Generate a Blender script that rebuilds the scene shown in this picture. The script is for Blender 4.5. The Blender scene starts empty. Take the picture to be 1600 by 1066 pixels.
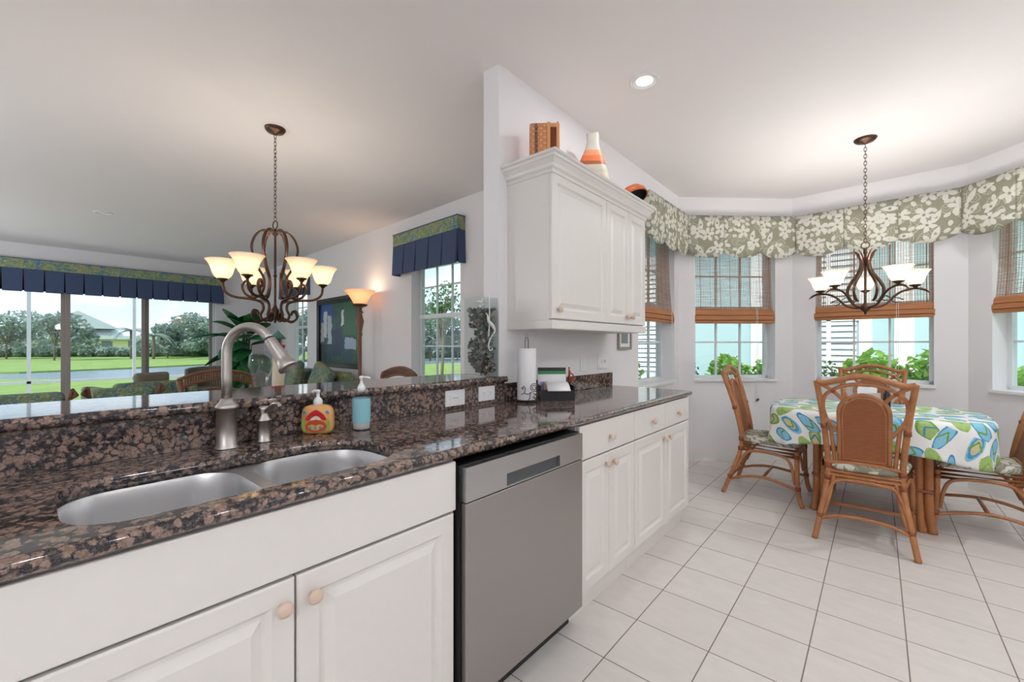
import bpy, bmesh, math, random
from mathutils import Vector, Matrix, Euler
random.seed(7)
PI = math.pi
S = bpy.context.scene
COL = S.collection

# ------------------------------------------------------------------ camera
TH = math.radians(40.74); FPX = 663.0; CH = 1.25
cd = bpy.data.cameras.new('camera'); cam = bpy.data.objects.new('camera', cd); COL.objects.link(cam)
cam.location = (0, 0, CH); cam.rotation_euler = (PI/2, 0, TH)
cd.sensor_width = 36; cd.lens = 36*FPX/1600; cd.shift_y = 5.0/1600; cd.clip_start = .02; cd.clip_end = 600
S.camera = cam

# ------------------------------------------------------------------ exposure
S.view_settings.view_transform = 'Standard'; S.view_settings.look = 'None'
S.view_settings.exposure = 0.36; S.view_settings.gamma = 1.0; S.view_settings.use_curve_mapping = False
S.cycles.use_denoising = True
S.cycles.max_bounces = 10; S.cycles.transparent_max_bounces = 24; S.cycles.diffuse_bounces = 5
S.cycles.sample_clamp_indirect = 6; S.cycles.caustics_reflective = False; S.cycles.caustics_refractive = False

# ------------------------------------------------------------------ node helpers
class X:
    """a value socket that can be written in formulas"""
    def __init__(s, nt, k): s.nt = nt; s.k = k
    def _m(s, op, *a):
        n = s.nt.nodes.new('ShaderNodeMath'); n.operation = op
        for i, v in enumerate(a):
            if isinstance(v, X): s.nt.links.new(v.k, n.inputs[i])
            else: n.inputs[i].default_value = v
        return X(s.nt, n.outputs[0])
    def __add__(s, o): return s._m('ADD', s, o)
    __radd__ = __add__
    def __sub__(s, o): return s._m('SUBTRACT', s, o)
    def __rsub__(s, o): return s._m('SUBTRACT', o, s)
    def __mul__(s, o): return s._m('MULTIPLY', s, o)
    __rmul__ = __mul__
    def __truediv__(s, o): return s._m('DIVIDE', s, o)
    def lt(s, o): return s._m('LESS_THAN', s, o)
    def gt(s, o): return s._m('GREATER_THAN', s, o)
    def mx(s, o): return s._m('MAXIMUM', s, o)
    def mn(s, o): return s._m('MINIMUM', s, o)
    def abs(s): return s._m('ABSOLUTE', s)
    def frac(s): return s._m('FRACT', s)
    def floor(s): return s._m('FLOOR', s)
    def sin(s): return s._m('SINE', s)
    def cos(s): return s._m('COSINE', s)
    def sqrt(s): return s._m('SQRT', s)
    def at2(s, o): return s._m('ARCTAN2', s, o)
    def pw(s, o): return s._m('POWER', s, o)
    def clamp(s):
        n = s._m('ADD', s, 0.0); n.k.node.use_clamp = True; return n

class G:
    """material graph"""
    def __init__(s, name):
        s.m = bpy.data.materials.new(name); s.m.use_nodes = True
        s.nt = s.m.node_tree; s.nt.nodes.clear()
        s.out = s.nt.nodes.new('ShaderNodeOutputMaterial')
        s.b = None
    def n(s, t, **kw):
        n = s.nt.nodes.new(t)
        for k, v in kw.items(): setattr(n, k, v)
        return n
    def ln(s, a, b): s.nt.links.new(a.k if isinstance(a, X) else a, b)
    def co(s, kind='Object', scale=(1, 1, 1), rot=(0, 0, 0)):
        tc = s.n('ShaderNodeTexCoord'); mp = s.n('ShaderNodeMapping')
        s.ln(tc.outputs[kind], mp.inputs[0]); mp.inputs['Scale'].default_value = scale; mp.inputs['Rotation'].default_value = rot
        return mp.outputs[0]
    def sep(s, v):
        n = s.n('ShaderNodeSeparateXYZ'); s.ln(v, n.inputs[0]); return [X(s.nt, o) for o in n.outputs]
    def comb(s, x, y, z=0.0):
        n = s.n('ShaderNodeCombineXYZ')
        for i, v in enumerate((x, y, z)):
            if isinstance(v, X): s.ln(v, n.inputs[i])
            else: n.inputs[i].default_value = v
        return n.outputs[0]
    def noise(s, v, scale, detail=3, rough=.5, dist=0, col=False):
        n = s.n('ShaderNodeTexNoise'); s.ln(v, n.inputs['Vector']); n.inputs['Scale'].default_value = scale
        n.inputs['Detail'].default_value = detail; n.inputs['Roughness'].default_value = rough; n.inputs['Distortion'].default_value = dist
        return n.outputs['Color'] if col else X(s.nt, n.outputs['Fac'])
    def vor(s, v, scale, rnd=1.0, feature='F1', dim='3D'):
        n = s.n('ShaderNodeTexVoronoi', feature=feature, voronoi_dimensions=dim); s.ln(v, n.inputs['Vector'])
        n.inputs['Scale'].default_value = scale; n.inputs['Randomness'].default_value = rnd
        return n
    def val(s, sock): return X(s.nt, sock)
    def mix(s, f, a, b):
        n = s.n('ShaderNodeMix', data_type='RGBA')
        for i, v in ((0, f), (6, a), (7, b)):
            if isinstance(v, X): s.ln(v, n.inputs[i])
            elif isinstance(v, (tuple, list)): n.inputs[i].default_value = (*v[:3], 1)
            elif isinstance(v, (int, float)): n.inputs[i].default_value = v
            else: s.ln(v, n.inputs[i])
        return n.outputs[2]
    def ramp(s, f, stops, interp='LINEAR'):
        n = s.n('ShaderNodeValToRGB'); n.color_ramp.interpolation = interp
        e = n.color_ramp.elements
        while len(e) < len(stops): e.new(.5)
        for i, (p, c) in enumerate(stops): e[i].position = p; e[i].color = (*c, 1)
        s.ln(f, n.inputs[0]); return n.outputs[0]
    def pbr(s, col, rough=.5, metal=0.0, bump=None, bstr=.3, bdist=.002, spec=.5, **kw):
        b = s.b = s.n('ShaderNodeBsdfPrincipled')
        if isinstance(col, (tuple, list)): b.inputs['Base Color'].default_value = (*col[:3], 1)
        else: s.ln(col, b.inputs['Base Color'])
        if isinstance(rough, X): s.ln(rough, b.inputs['Roughness'])
        else: b.inputs['Roughness'].default_value = rough
        b.inputs['Metallic'].default_value = metal
        b.inputs['Specular IOR Level'].default_value = spec
        for k, v in kw.items(): b.inputs[k.replace('_', ' ')].default_value = v
        if bump is not None:
            n = s.n('ShaderNodeBump'); n.inputs['Strength'].default_value = bstr; n.inputs['Distance'].default_value = bdist
            s.ln(bump, n.inputs['Height']); s.ln(n.outputs[0], b.inputs['Normal'])
        s.ln(b.outputs[0], s.out.inputs[0]); return s.m

def srgb(r, g, b):
    f = lambda c: (c/255/12.92 if c <= 10 else ((c/255+.055)/1.055)**2.4)
    return (f(r), f(g), f(b))

def plain(name, c, rough=.5, metal=0, **kw):
    g = G(name)
    k = g.co(); nz = g.noise(k, 35, 2)
    col = g.mix(nz*.12, c, tuple(x*.72 for x in c))
    return g.pbr(col, rough, metal, **kw)

# ------------------------------------------------------------------ sky
w = bpy.data.worlds.new('sky'); S.world = w; w.use_nodes = True
wg = G.__new__(G); wg.nt = w.node_tree; wg.nt.nodes.clear()
tc = wg.n('ShaderNodeTexCoord'); kx, ky, kz = wg.sep(tc.outputs['Generated'])
up = (kz*1.6).clamp()
cl = wg.noise(wg.comb(kx*1.0, ky*1.0, kz*3.0), 3.2, 6, .6)
clm = ((cl-.42)*5.0).clamp()
sky_blue = wg.mix(up, srgb(150, 164, 176), srgb(92, 128, 164))
skyc = wg.mix(clm*.9, sky_blue, (.52, .54, .56))
bg = wg.n('ShaderNodeBackground'); wg.ln(skyc, bg.inputs[0]); bg.inputs[1].default_value = 2.6
wo = wg.n('ShaderNodeOutputWorld'); wg.ln(bg.outputs[0], wo.inputs[0])
sun = bpy.data.lights.new('sun', 'SUN'); sun.energy = 3.6; sun.angle = .6; sun.color = (1, .96, .9)
so = bpy.data.objects.new('sun', sun); COL.objects.link(so); so.rotation_euler = (math.radians(40), 0, math.radians(8))

# lamp powers: the ceiling light in view, and lamps added out of frame
CAN_W = 3.0; FILL_GLOBE_W = 32.0; LIVING_CAN_W = 7.0

# ------------------------------------------------------------------ mesh helpers
class MB:
    def __init__(s): s.v = []; s.f = []; s.uv = None; s.sm = []
    def add(s, vs, fs, smooth=False, M=None):
        o = len(s.v)
        for p in vs:
            p = Vector(p)
            if M is not None: p = M @ p
            s.v.append(p)
        for q in fs: s.f.append([i+o for i in q]); s.sm.append(smooth)
        return s
    def box(s, x0, x1, y0, y1, z0, z1, M=None):
        vs = [(x, y, z) for x in (x0, x1) for y in (y0, y1) for z in (z0, z1)]
        return s.add(vs, [(0, 1, 3, 2), (4, 6, 7, 5), (0, 4, 5, 1), (2, 3, 7, 6), (0, 2, 6, 4), (1, 5, 7, 3)], M=M)
    def prism(s, poly, z0, z1, M=None, smooth=False):
        n = len(poly)
        vs = [(x, y, z0) for x, y in poly]+[(x, y, z1) for x, y in poly]
        fs = [(i, (i+1) % n, n+(i+1) % n, n+i) for i in range(n)]
        o = len(s.v); s.add(vs, fs, smooth=smooth, M=M)
        s.f.append([o+i for i in range(n)][::-1]); s.sm.append(False)
        s.f.append([o+n+i for i in range(n)]); s.sm.append(False)
        return s
    def tube(s, pts, r, seg=10, closed=False, caps=True, sub=0, M=None, flat=1.0):
        pts = [Vector(p) for p in pts]
        if sub: pts = smooth_path(pts, sub, closed)
        n = len(pts)
        rr = r if callable(r) else (lambda t: r)
        ring = []; prev = None
        for i, p in enumerate(pts):
            a = pts[(i-1) % n] if (closed or i > 0) else p
            b = pts[(i+1) % n] if (closed or i < n-1) else p
            t = (b-a)
            if t.length < 1e-9: t = Vector((0, 0, 1))
            t.normalize()
            if prev is None:
                u = t.cross(Vector((0, 0, 1)))
                if u.length < .05: u = t.cross(Vector((1, 0, 0)))
            else:
                u = prev-t*prev.dot(t)
                if u.length < 1e-6: u = t.cross(Vector((0, 0, 1)))
            u.normalize(); prev = u; v = t.cross(u)
            R = rr(i/max(1, n-1))
            ring.append([p+(u*math.cos(2*PI*k/seg)+v*math.sin(2*PI*k/seg)*flat)*R for k in range(seg)])
        vs = [q for rg in ring for q in rg]; fs = []
        m = n if closed else n-1
        for i in range(m):
            j = (i+1) % n
            for k in range(seg):
                l = (k+1) % seg
                fs.append((i*seg+k, i*seg+l, j*seg+l, j*seg+k))
        if caps and not closed:
            fs.append(tuple(range(seg))[::-1]); fs.append(tuple((n-1)*seg+k for k in range(seg)))
        return s.add(vs, fs, smooth=True, M=M)
    def lathe(s, prof, seg=24, M=None, c=(0, 0, 0), smooth=True):
        vs = []; fs = []
        for r, z in prof:
            for k in range(seg):
                a = 2*PI*k/seg; vs.append((c[0]+r*math.cos(a), c[1]+r*math.sin(a), c[2]+z))
        for i in range(len(prof)-1):
            for k in range(seg):
                l = (k+1) % seg; fs.append((i*seg+k, i*seg+l, (i+1)*seg+l, (i+1)*seg+k))
        return s.add(vs, fs, smooth=smooth, M=M)
    def ball(s, c, r, seg=14, sc=(1, 1, 1), M=None):
        vs = []; fs = []; n = max(5, seg//2)
        for i in range(n+1):
            a = PI*i/n
            for k in range(seg):
                b = 2*PI*k/seg
                vs.append((c[0]+r*sc[0]*math.sin(a)*math.cos(b), c[1]+r*sc[1]*math.sin(a)*math.sin(b), c[2]+r*sc[2]*math.cos(a)))
        for i in range(n):
            for k in range(seg):
                l = (k+1) % seg; fs.append((i*seg+k, (i+1)*seg+k, (i+1)*seg+l, i*seg+l))
        return s.add(vs, fs, smooth=True, M=M)
    def quad(s, a, b, c, d, M=None): return s.add([a, b, c, d], [(0, 1, 2, 3)], M=M)
    def build(s, name, mat, parent=None, bevel=0, seg=2, M=None, solid=0, subsurf=0, uvs=None, loc=None, weld=True):
        me = bpy.data.meshes.new(name); vs = s.v if M is None else [M @ p for p in s.v]
        me.from_pydata([tuple(p) for p in vs], [], s.f)
        for p, q in zip(me.polygons, s.sm): p.use_smooth = q
        if uvs is not None:
            ul = me.uv_layers.new(name='UVMap')
            for l in me.loops: ul.data[l.index].uv = uvs[l.vertex_index]
        bm = bmesh.new(); bm.from_mesh(me)
        if weld: bmesh.ops.remove_doubles(bm, verts=bm.verts, dist=1e-5)
        bmesh.ops.recalc_face_normals(bm, faces=bm.faces); bm.to_mesh(me); bm.free()
        me.materials.append(mat)
        o = bpy.data.objects.new(name, me); COL.objects.link(o)
        if parent is not None: o.parent = parent
        if loc is not None: o.location = loc
        if bevel:
            b = o.modifiers.new('bevel', 'BEVEL'); b.width = bevel; b.segments = seg; b.limit_method = 'ANGLE'; b.angle_limit = math.radians(40)
        if solid:
            b = o.modifiers.new('solid', 'SOLIDIFY'); b.thickness = solid; b.offset = 0
        if subsurf:
            b = o.modifiers.new('sub', 'SUBSURF'); b.levels = subsurf; b.render_levels = subsurf
        return o

def smooth_path(pts, sub, closed=False):
    n = len(pts); out = []
    g = lambda i: pts[i % n] if closed else pts[max(0, min(n-1, i))]
    for i in range(n if closed else n-1):
        a, b, c, d = g(i-1), g(i), g(i+1), g(i+2)
        for k in range(sub):
            t = k/sub
            out.append(.5*((2*b)+(c-a)*t+(2*a-5*b+4*c-d)*t*t+(3*b-a-3*c+d)*t**3))
    if not closed: out.append(pts[-1].copy())
    return out

def thing(name, label, cat, loc=(0, 0, 0), rz=0, group=None):
    o = bpy.data.objects.new(name, None); COL.objects.link(o); o.location = loc; o.rotation_euler = (0, 0, rz)
    o.empty_display_size = .1
    tag(o, label, cat, group); return o
def tag(o, label, cat, group=None):
    o['label'] = label; o['category'] = cat
    if group: o['group'] = group
    return o
def struct(o): o['kind'] = 'structure'; return o
def dup(root, label=None, loc=None, rz=None):
    r = root.copy(); COL.objects.link(r)
    def kids(a, b):
        for c in [q for q in bpy.data.objects if q.parent == a]:
            if c.get('_done'): continue
            d = c.copy(); COL.objects.link(d); d.parent = b; pend.append((c, d))
    pend = []; kids(root, r)
    while pend:
        a, b = pend.pop(); kids(a, b)
    if label: r['label'] = label
    if loc is not None: r.location = loc
    if rz is not None: r.rotation_euler = (0, 0, rz)
    return r
def T(x=0, y=0, z=0): return Matrix.Translation((x, y, z))
def RZ(a): return Matrix.Rotation(a, 4, 'Z')
def RX(a): return Matrix.Rotation(a, 4, 'X')
def RY(a): return Matrix.Rotation(a, 4, 'Y')

# ------------------------------------------------------------------ materials
def m_wall(name, c):
    g = G(name); k = g.co(); n = g.noise(k, 220, 2); big = g.noise(k, 1.2, 2)
    return g.pbr(g.mix(big*.08, c, tuple(x*.9 for x in c)), .75, bump=n, bstr=.12, bdist=.001, spec=.25)
WALL = m_wall('wall_paint', srgb(236, 234, 236))
CEIL = m_wall('ceiling_paint', srgb(240, 236, 235))
TRIM = plain('trim_white', srgb(236, 236, 234), .4)
CAB = plain('cabinet_white', srgb(226, 222, 218), .35)
def m_granite():
    g = G('brown_granite'); k = g.co()
    wp = g.n('ShaderNodeVectorMath', operation='SCALE'); g.ln(g.noise(k, 60, 4, .65, col=True), wp.inputs[0]); wp.inputs['Scale'].default_value = .022
    ad = g.n('ShaderNodeVectorMath', operation='ADD'); g.ln(k, ad.inputs[0]); g.ln(wp.outputs[0], ad.inputs[1])
    v = g.vor(ad.outputs[0], 60, 1.0); r, gg, bb = g.sep(v.outputs['Color']); d = g.val(v.outputs['Distance'])
    v2 = g.vor(ad.outputs[0], 130, 1.0); r2, g2, b2 = g.sep(v2.outputs['Color']); d2 = g.val(v2.outputs['Distance'])
    n1 = g.noise(k, 150, 5, .7); n2 = g.noise(k, 12, 3); n3 = g.noise(k, 420, 2)
    blob = ((.58+(r-.5)*.42-d+(n1-.5)*.6+(n2-.5)*.45)*6).clamp()
    small = ((.50-d2+(n1-.5)*.3)*6).clamp()*r2.gt(.42)
    brown = g.mix(gg, srgb(146, 122, 110), srgb(112, 90, 80))
    brown = g.mix((n1-.42).clamp()*2.2, brown, srgb(180, 154, 140))
    brown = g.mix((n3-.5).clamp()*1.6, brown, srgb(70, 58, 54))
    dark = g.mix((n3-.40).clamp()*2.5, srgb(30, 29, 33), srgb(84, 80, 84))
    dark = g.mix(small*.75, dark, g.mix(g2, srgb(104, 86, 78), srgb(88, 84, 88)))
    return g.pbr(g.mix(blob, dark, brown), .07, spec=.6)
GRAN = m_granite()
def m_tile():
    g = G('floor_tile'); k = g.co(); x, y, z = g.sep(k); a = 1.25/4.079
    fx = (x/a+.699+2).frac(); fy = (y/a-.964+5).frac()
    d = ((fx-.5).abs()).mx((fy-.5).abs()); gr = ((d-.4905)*260).clamp()
    cell = g.comb((x/a+.699+2).floor(), (y/a-.964+5).floor(), 0.0)
    wn = g.n('ShaderNodeTexWhiteNoise', noise_dimensions='2D'); g.ln(cell, wn.inputs['Vector']); rnd = g.val(wn.outputs['Value'])
    mo = g.noise(g.comb(x*1.0, y*2.2, rnd*9), 9, 5, .6)
    c = g.mix((mo-.3).clamp()*1.5, srgb(226, 220, 215), srgb(210, 204, 199))
    c = g.mix(rnd*.25, c, srgb(206, 199, 194))
    c = g.mix(gr, c, srgb(132, 120, 112))
    return g.pbr(c, gr*.5+.3+mo*.1, bump=(1.0-gr)+mo*.06, bstr=.35, bdist=.002, spec=.45)
TILE = m_tile()
def m_steel(name, c=(.56, .54, .52), r=.28, sx=4, sz=500):
    g = G(name); k = g.co(scale=(sx, sx, sz)); n = g.noise(k, 1, 2)
    return g.pbr(c, n*.12+r, 1.0, bump=n, bstr=.04, bdist=.0004)
STEEL = m_steel('brushed_steel', (.40, .385, .375), .34)
STEEL2 = m_steel('steel_panel', (.50, .50, .50), .30)
SINK = m_steel('sink_steel', (.80, .80, .81), .28, 3, 420)
NICK = m_steel('brushed_nickel', (.50, .47, .445), .32)
BLK = plain('black', (.012, .012, .013), .4)
KNOB = plain('peach_wood_knob', srgb(214, 190, 172), .35)
PLAST = plain('white_plastic', srgb(238, 238, 240), .3)
PAPER = plain('white_paper', srgb(240, 240, 242), .9)
def m_rattan(name, a, b):
    g = G(name); k = g.co(); n = g.noise(k, 14, 4, .6); n2 = g.noise(k, 90, 3)
    c = g.mix((n-.3).clamp()*1.7, a, b); c = g.mix((n2-.5).clamp()*1.5, c, tuple(q*.5 for q in a))
    return g.pbr(c, .38, bump=n2, bstr=.15, bdist=.001)
RAT = m_rattan('rattan_cane', srgb(184, 124, 78), srgb(144, 88, 50))
RATD = m_rattan('rattan_binding', srgb(150, 82, 42), srgb(112, 58, 28))
def m_weave(name, a, b, s=260):
    g = G(name); k = g.co(); x, y, z = g.sep(k)
    wv = (x*s*3.0).sin()*(z*s*3.0).sin(); n = g.noise(k, 30, 3); n2 = g.noise(g.co(scale=(6, 6, 90)), 3, 3)
    c = g.mix((wv*.5+.5).clamp()*.7, a, b); c = g.mix((n2-.35).clamp()*1.4, c, tuple(q*.62 for q in b))
    return g.pbr(c, .6, bump=wv, bstr=.5, bdist=.001)
CANE = m_weave('woven_cane', srgb(170, 104, 62), srgb(126, 70, 38))
def m_wood(name, a, b, sc=(1, 1, 12), rough=.45):
    g = G(name); k = g.co(scale=sc); n = g.noise(k, 6, 4, .6, 1.0)
    return g.pbr(g.mix((n-.3).clamp()*1.8, a, b), rough, bump=n, bstr=.1, bdist=.001)
WOOD = m_wood('brown_wood', srgb(128, 84, 58), srgb(92, 58, 40))
BRONZE = plain('bronze', (.095, .052, .034), .34, .85)
def m_glass(name, tint=(1, 1, 1), refl=1.0):
    g = G(name); t = g.n('ShaderNodeBsdfTransparent'); t.inputs[0].default_value = (*tint, 1)
    gl = g.n('ShaderNodeBsdfGlossy'); gl.inputs['Roughness'].default_value = .01
    lw = g.n('ShaderNodeLayerWeight'); lw.inputs[0].default_value = .5
    mx = g.n('ShaderNodeMixShader'); g.ln((g.val(lw.outputs['Facing']).pw(5.0)*.92+.04)*refl, mx.inputs[0]); g.ln(t.outputs[0], mx.inputs[1]); g.ln(gl.outputs[0], mx.inputs[2])
    g.ln(mx.outputs[0], g.out.inputs[0]); return g.m
GLASS = m_glass('window_glass', (.97, .99, .985), .7)
CLEAR = m_glass('clear_glass', (.93, .95, .95), 1.0)
def m_emit(name, c, e, rough=.6):
    g = G(name); g.pbr(c, rough); g.b.inputs['Emission Color'].default_value = (*c, 1); g.b.inputs['Emission Strength'].default_value = e
    return g.m
def m_shade_glass(name, edge, core, e0, e1):
    """alabaster lamp glass, brighter round its bulb"""
    g = G(name); k = g.co(); x, y, z = g.sep(k)
    d = ((x*x+y*y)*1.0+(z-.045)*(z-.045)*1.4).sqrt()
    f = (1.0-d*11.5).clamp(); lw = g.n('ShaderNodeLayerWeight'); lw.inputs[0].default_value = .35
    facing = 1.0-g.val(lw.outputs['Facing'])
    h = (facing.pw(1.6)*.9).clamp()
    g.pbr(g.mix(g.noise(k, 14, 3)*.35, edge, tuple(q*.86 for q in edge)), .35)
    g.ln(g.mix(h, edge, core), g.b.inputs['Emission Color']); g.ln(h*(e1-e0)+e0, g.b.inputs['Emission Strength'])
    tl = g.n('ShaderNodeBsdfTranslucent'); tl.inputs[0].default_value = (*edge, 1); mx = g.n('ShaderNodeMixShader'); mx.inputs[0].default_value = .62
    g.ln(g.b.outputs[0], mx.inputs[1]); g.ln(tl.outputs[0], mx.inputs[2]); g.ln(mx.outputs[0], g.out.inputs[0])
    return g.m
def m_sage(name='sage_leaf_fabric', kind='UV'):
    g = G(name); k = g.co(kind)
    vo = g.vor(k, 7.2, .75, dim='2D'); r, gg, bb = g.sep(vo.outputs['Color'])
    sb = g.n('ShaderNodeVectorMath', operation='SUBTRACT'); g.ln(k, sb.inputs[0]); g.ln(vo.outputs['Position'], sb.inputs[1])
    def local(vo, rnd):
        kk = g.n('ShaderNodeVectorMath', operation='SCALE'); g.ln(k, kk.inputs[0]); kk.inputs['Scale'].default_value = 1
        s_ = g.n('ShaderNodeVectorMath', operation='SUBTRACT'); g.ln(k, s_.inputs[0]); g.ln(vo.outputs['Position'], s_.inputs[1])
        x, y, z = g.sep(s_.outputs[0]); a = rnd*6.28; c, s2 = a.cos(), a.sin()
        return x*c-y*s2, x*s2+y*c
    x, y = local(vo, r)
    rad = (x*x+y*y).sqrt(); ph = y.at2(x)
    pet = ((ph*2.5).cos().abs()*.75+.25)*.075
    flower = rad.lt(pet)*gg.gt(.35)
    leafw = ((1.0-(y/.07)*(y/.07)).mx(0.0))*.024
    leaf = (x.abs()).lt(leafw)*gg.lt(.35)
    vein = ((y*160+(x.abs())*150).sin()).gt(-.5)
    m1 = (flower+leaf).clamp()
    vo2 = g.vor(k, 15, .9, dim='2D'); r2, g2, b2 = g.sep(vo2.outputs['Color']); x2, y2 = local(vo2, r2)
    rd2 = ((x2*1.6)*(x2*1.6)+y2*y2).sqrt(); small = rd2.lt(.026)*g2.gt(.45)
    vo3 = g.vor(k, 9.5, 1, dim='2D'); r3, g3, b3 = g.sep(vo3.outputs['Color']); x3, y3 = local(vo3, r3)
    w3 = ((1.0-(y3/.05)*(y3/.05)).mx(0.0))*.034
    out3 = ((x3.abs()-w3).abs()).lt(.0022)*w3.gt(.001)
    ribs = (((y3-x3.abs())*230).sin()).gt(.82)*x3.abs().lt(w3)
    light = (m1*(1.0-(rad.lt(.012)))+small*.9).clamp()
    line = (out3+ribs).clamp()*(1.0-light)
    th = g.noise(k, 300, 2)
    c = g.mix(light, srgb(142, 141, 124), srgb(212, 210, 200)); c = g.mix(line*.75, c, srgb(200, 197, 182))
    c = g.mix(th*.12, c, srgb(120, 118, 102))
    return g.pbr(c, .85, bump=th, bstr=.1, bdist=.0005, spec=.2)
SAGE = m_sage(); SAGE_O = m_sage('sage_cushion_fabric', 'Object')
def m_flops():
    g = G('sandal_print_cloth'); k = g.co('UV')
    vo = g.vor(k, 7.5, .40, dim='2D'); r, gg, bb = g.sep(vo.outputs['Color'])
    s_ = g.n('ShaderNodeVectorMath', operation='SUBTRACT'); g.ln(k, s_.inputs[0]); g.ln(vo.outputs['Position'], s_.inputs[1])
    x, y, z = g.sep(s_.outputs[0]); a = r*6.28; c, s2 = a.cos(), a.sin()
    x, y = x*c-y*s2, x*s2+y*c
    W = .041+y*.10
    q = ((x/W)*(x/W)+(y/.088)*(y/.088)).sqrt()
    wig = (g.noise(k, 26, 2)-.5)*.16
    q = q+wig
    sole = q.lt(1.0); inner = q.lt(.80); core = q.lt(.55)
    strap = ((x.abs()-(.034-y)*.72).abs()).lt(.0065)*y.gt(-.016)*y.lt(.036)
    blue, lblue, green, lime, teal = srgb(72, 152, 200), srgb(132, 200, 226), srgb(112, 158, 62), srgb(158, 190, 108), srgb(62, 140, 168)
    c1 = g.mix(gg.gt(.5), g.mix(bb.gt(.5), blue, lime), g.mix(bb.gt(.5), green, lblue))
    c2 = g.mix(gg.gt(.5), g.mix(bb.gt(.5), lblue, lime), g.mix(bb.gt(.5), lime, blue))
    c3 = g.mix(gg.gt(.72), c2, srgb(206, 198, 150))
    cs = g.mix(gg.gt(.5), g.mix(bb.gt(.5), green, srgb(134, 172, 84)), g.mix(bb.gt(.5), teal, green))
    wc = g.noise(k, 60, 3)
    col = g.mix(sole, srgb(240, 240, 238), c1); col = g.mix(inner*(1-core*.0), col, c2); col = g.mix(core, col, c3)
    col = g.mix(strap*sole, col, cs); col = g.mix((wc-.55).clamp()*1.6, col, (.8, .85, .8))
    return g.pbr(col, .45, spec=.4)
FLOPS = m_flops()
def m_tropic(name, k='Object', sc=1.0, dark=1.0):
    g = G(name); k = g.co(k, scale=(sc, sc, sc)); n = g.noise(k, 5.5, 4, .55, 1.4); n2 = g.noise(k, 11, 3, .6, 2.0)
    d = lambda *c: tuple(q*dark for q in srgb(*c))
    c = g.ramp(n, [(.30, d(52, 76, 112)), (.40, d(92, 120, 136)), (.47, d(104, 124, 88)), (.56, d(132, 142, 98)), (.66, d(138, 122, 98)), (.78, d(150, 166, 150))])
    ln = ((n2-.5).abs()).lt(.014)
    return g.pbr(g.mix(ln*.7, c, d(190, 200, 180)), .8, spec=.2)
TROP = m_tropic('tropical_fabric'); TROPV = m_tropic('tropical_valance_fabric', sc=1.6, dark=1.25)
NAVY = plain('navy_cloth', srgb(74, 88, 118), .8, spec=.2)
def m_bamboo():
    g = G('woven_bamboo_shade'); k = g.co('UV'); x, y, z = g.sep(k)
    j = g.noise(g.comb(x*6, y*74, 0.0), 1.0, 2)
    slat = ((y*74).frac()-.5).abs(); open_ = slat.gt(.17+(j-.5)*.45)
    cross = (((x*52).frac())-.5).abs().lt(.09); wide = (((x*9.1+.35).frac())-.5).abs().gt(.5-.022)
    op = (open_*(1.0-cross)*(1.0-wide)).clamp()
    nz = g.noise(g.comb(x*4, y*120, 0.0), 1.5, 3)
    c = g.mix((nz-.3).clamp()*1.7, srgb(168, 112, 82), srgb(120, 74, 50))
    d = g.n('ShaderNodeBsdfDiffuse'); g.ln(c, d.inputs[0])
    tl = g.n('ShaderNodeBsdfTranslucent'); g.ln(g.mix(.5, c, srgb(220, 190, 165)), tl.inputs[0])
    m1 = g.n('ShaderNodeMixShader'); m1.inputs[0].default_value = .45; g.ln(d.outputs[0], m1.inputs[1]); g.ln(tl.outputs[0], m1.inputs[2])
    t = g.n('ShaderNodeBsdfTransparent'); m2 = g.n('ShaderNodeMixShader'); g.ln(op*.95, m2.inputs[0]); g.ln(m1.outputs[0], m2.inputs[1]); g.ln(t.outputs[0], m2.inputs[2])
    g.ln(m2.outputs[0], g.out.inputs[0]); return g.m
BAMB = m_bamboo()
def m_bambstack():
    g = G('bamboo_folds'); k = g.co(); x, y, z = g.sep(k); n = g.noise(g.comb(x*3, y*3, z*260), 1.0, 3)
    return g.pbr(g.mix((n-.3).clamp()*1.6, srgb(190, 128, 82), srgb(132, 78, 44)), .6, bump=n, bstr=.5, bdist=.002)
BAMS = m_bambstack()
def m_grass(name, a, b, s=6):
    g = G(name); k = g.co(); n = g.noise(k, s, 6, .7)
    return g.pbr(g.mix((n-.3).clamp()*2, a, b), .9, spec=.1)
GRASS = m_grass('lawn_grass', srgb(138, 160, 92), srgb(112, 138, 74), .8)
def m_leaf(name, a, b):
    g = G(name); k = g.co(); n = g.noise(k, 5, 3)
    c = g.mix((n-.3).clamp()*2.2, a, b); m = g.pbr(c, .5, spec=.3)
    tl = g.n('ShaderNodeBsdfTranslucent'); g.ln(c, tl.inputs[0]); mx = g.n('ShaderNodeMixShader'); mx.inputs[0].default_value = .3
    g.ln(g.b.outputs[0], mx.inputs[1]); g.ln(tl.outputs[0], mx.inputs[2]); g.ln(mx.outputs[0], g.out.inputs[0]); return m
LEAF_HAZY = m_leaf('hazy_far_foliage', srgb(152, 168, 158), srgb(124, 144, 134))  # distance haze is mixed into these pale leaf colours
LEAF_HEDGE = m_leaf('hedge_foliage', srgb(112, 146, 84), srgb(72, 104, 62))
LEAF_NEAR = m_leaf('bright_foliage', srgb(186, 222, 110), srgb(120, 176, 66))
LEAF_IN = m_leaf('indoor_leaf', srgb(56, 136, 60), srgb(26, 86, 74))
def m_water():
    g = G('lake_water'); k = g.co(scale=(1, 1, 1)); n = g.noise(k, 5, 4, .6)
    return g.pbr(srgb(120, 136, 146), .18, bump=n, bstr=1.0, bdist=.12, spec=.6)
WATER = m_water()

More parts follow.
